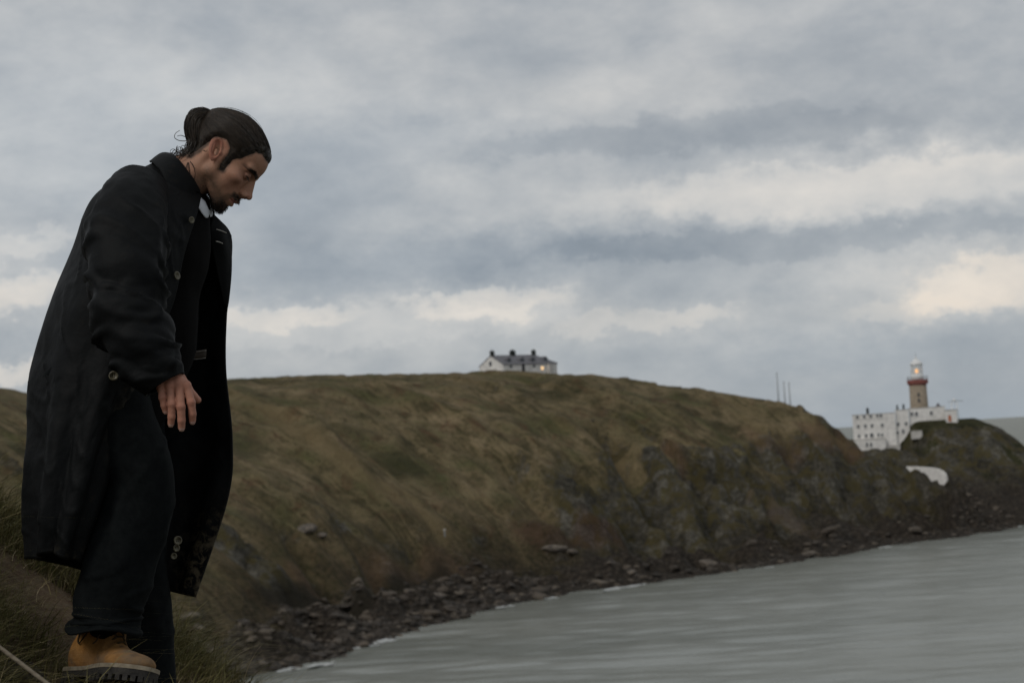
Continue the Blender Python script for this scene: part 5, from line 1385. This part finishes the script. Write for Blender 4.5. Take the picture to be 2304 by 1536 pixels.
OUTs = catmull(np.array(OUT + OUT[:1], float), 73)[:-1]
def slab(out, y0, y1, grow0=0.0, grow1=0.0):
    c = out.mean(0); n = len(out)
    e = np.roll(out, -1, 0) - np.roll(out, 1, 0); nrm = np.stack([e[:, 1], -e[:, 0]], 1); nrm /= np.linalg.norm(nrm, axis=1)[:, None]
    if ((out - c) * nrm).sum() < 0: nrm = -nrm
    V = [(p[0], y0, p[1]) for p in out + nrm * grow0] + [(p[0], y1, p[1]) for p in out + nrm * grow1]
    F = [(i, (i + 1) % n, n + (i + 1) % n, n + i) for i in range(n)] + [tuple(range(n))[::-1], tuple(range(n, 2 * n))]
    return np.array(V), F, nrm
def make_boot(origin, yaw, pitch, roll, with_label):
    wu = np.array([0, 0, 1.0]); wa = np.cross(wu, -MC); wa = -wa / np.linalg.norm(wa)
    if wa @ MA < 0: wa = -wa
    wc = np.cross(wa, wu);
    if wc @ MC < 0: wc = -wc
    f = wa * math.cos(yaw) + wc * math.sin(yaw); s = wc * math.cos(yaw) - wa * math.sin(yaw)
    f, u = f * math.cos(pitch) + wu * math.sin(pitch), wu * math.cos(pitch) - f * math.sin(pitch)
    u, s = u * math.cos(roll) + s * math.sin(roll), s * math.cos(roll) - u * math.sin(roll)
    T_ = lambda v: origin + np.asarray(v)[:, :1] * f + np.asarray(v)[:, 1:2] * u + np.asarray(v)[:, 2:3] * s
    x, y, zz = bo_v.T
    wear = np.clip(sstep(.13, .22, x) * .85 + sstep(.05, .0, y) * .8 + .3 * fbm(x * 30, y * 30, zz * 30, oct=2, seed=67), 0, 1) * sstep(.13, .07, y)
    bt = pobj('boot', T_(bo_v), bo_q, 'nubuck', attrs={'wear': wear})
    def sub(name, v, ff, mat, smooth=False): return obj(name, T_(v) - FOOT, ff, mat, bt, smooth)
    v, ff, nr = slab(OUTs, -.006, .003, .0045, .0045); sub('welt', v, ff, 'boot_welt')
    v, ff, nr = slab(OUTs, -.020, -.006, .0015, .0035); sub('sole', v, ff, 'boot_rubber')
    Vl, Fl = [], []
    n = len(OUTs); arc = 0
    for i in range(0, n, 2):
        p, q = OUTs[i], nr[i]; tg = np.array([-q[1], q[0]])
        if .085 < p[0] < .125: continue
        hw = .0056; dpt = .022 if p[0] > .125 else .026; bot = -.032 if p[0] > .125 else -.038
        c4 = [p + q * .0025 + tg * hw, p + q * .0025 - tg * hw, p - q * dpt - tg * hw * .7, p - q * dpt + tg * hw * .7]
        k = len(Vl); Vl += [(a[0], -.019, a[1]) for a in c4] + [(a[0], bot, a[1]) for a in c4]
        Fl += [(k, k + 1, k + 2, k + 3), (k + 7, k + 6, k + 5, k + 4)] + [(k + a, k + 4 + a, k + 4 + (a + 1) % 4, k + (a + 1) % 4) for a in range(4)]
    sub('tread_lugs', Vl, Fl, 'boot_rubber')['kind'] = 'stuff'
    Vl, Fl = [], []
    for i in range(4):
        x0 = .176 - .012 * i; y0 = .050 + .0125 * i; w_ = .019 + .002 * i
        add_tube(Vl, Fl, catmull([(x0 - .012, y0 - .004, -w_), (x0 + .002, y0 + .008, -w_ * .5), (x0 + .006, y0 + .012, 0), (x0 + .002, y0 + .008, w_ * .5), (x0 - .012, y0 - .004, w_)], 10), .0024, 5)
    add_tube(Vl, Fl, catmull([(.125, .092, .02), (.112, .085, .046), (.10, .066, .054), (.085, .052, .055), (.074, .062, .053), (.082, .080, .052), (.105, .090, .044)], 22), .0018, 5)
    add_tube(Vl, Fl, catmull([(.14, .085, .02), (.145, .070, .042), (.15, .058, .048), (.142, .050, .052)], 12), .0018, 5)
    add_tube(Vl, Fl, catmull([(.145, .088, .01), (.178, .080, .022), (.20, .066, .030)], 10), .0018, 5)
    sub('laces', Vl, Fl, 'lace_cord', True)
    return bt
v, f = tube([L(240, 1340, .17), L(238, 1385, .165), L(236, 1420, .15)], [.040, .038, .034], 20); pobj('sock', v, f, 'jumper_cloth')
BOOT_O = L(174, 1511, .06)
make_boot(BOOT_O, math.radians(59), math.radians(4), math.radians(-17), True)
make_boot(L(258, 1700, -.15), math.radians(12), math.radians(-12), 0, False)
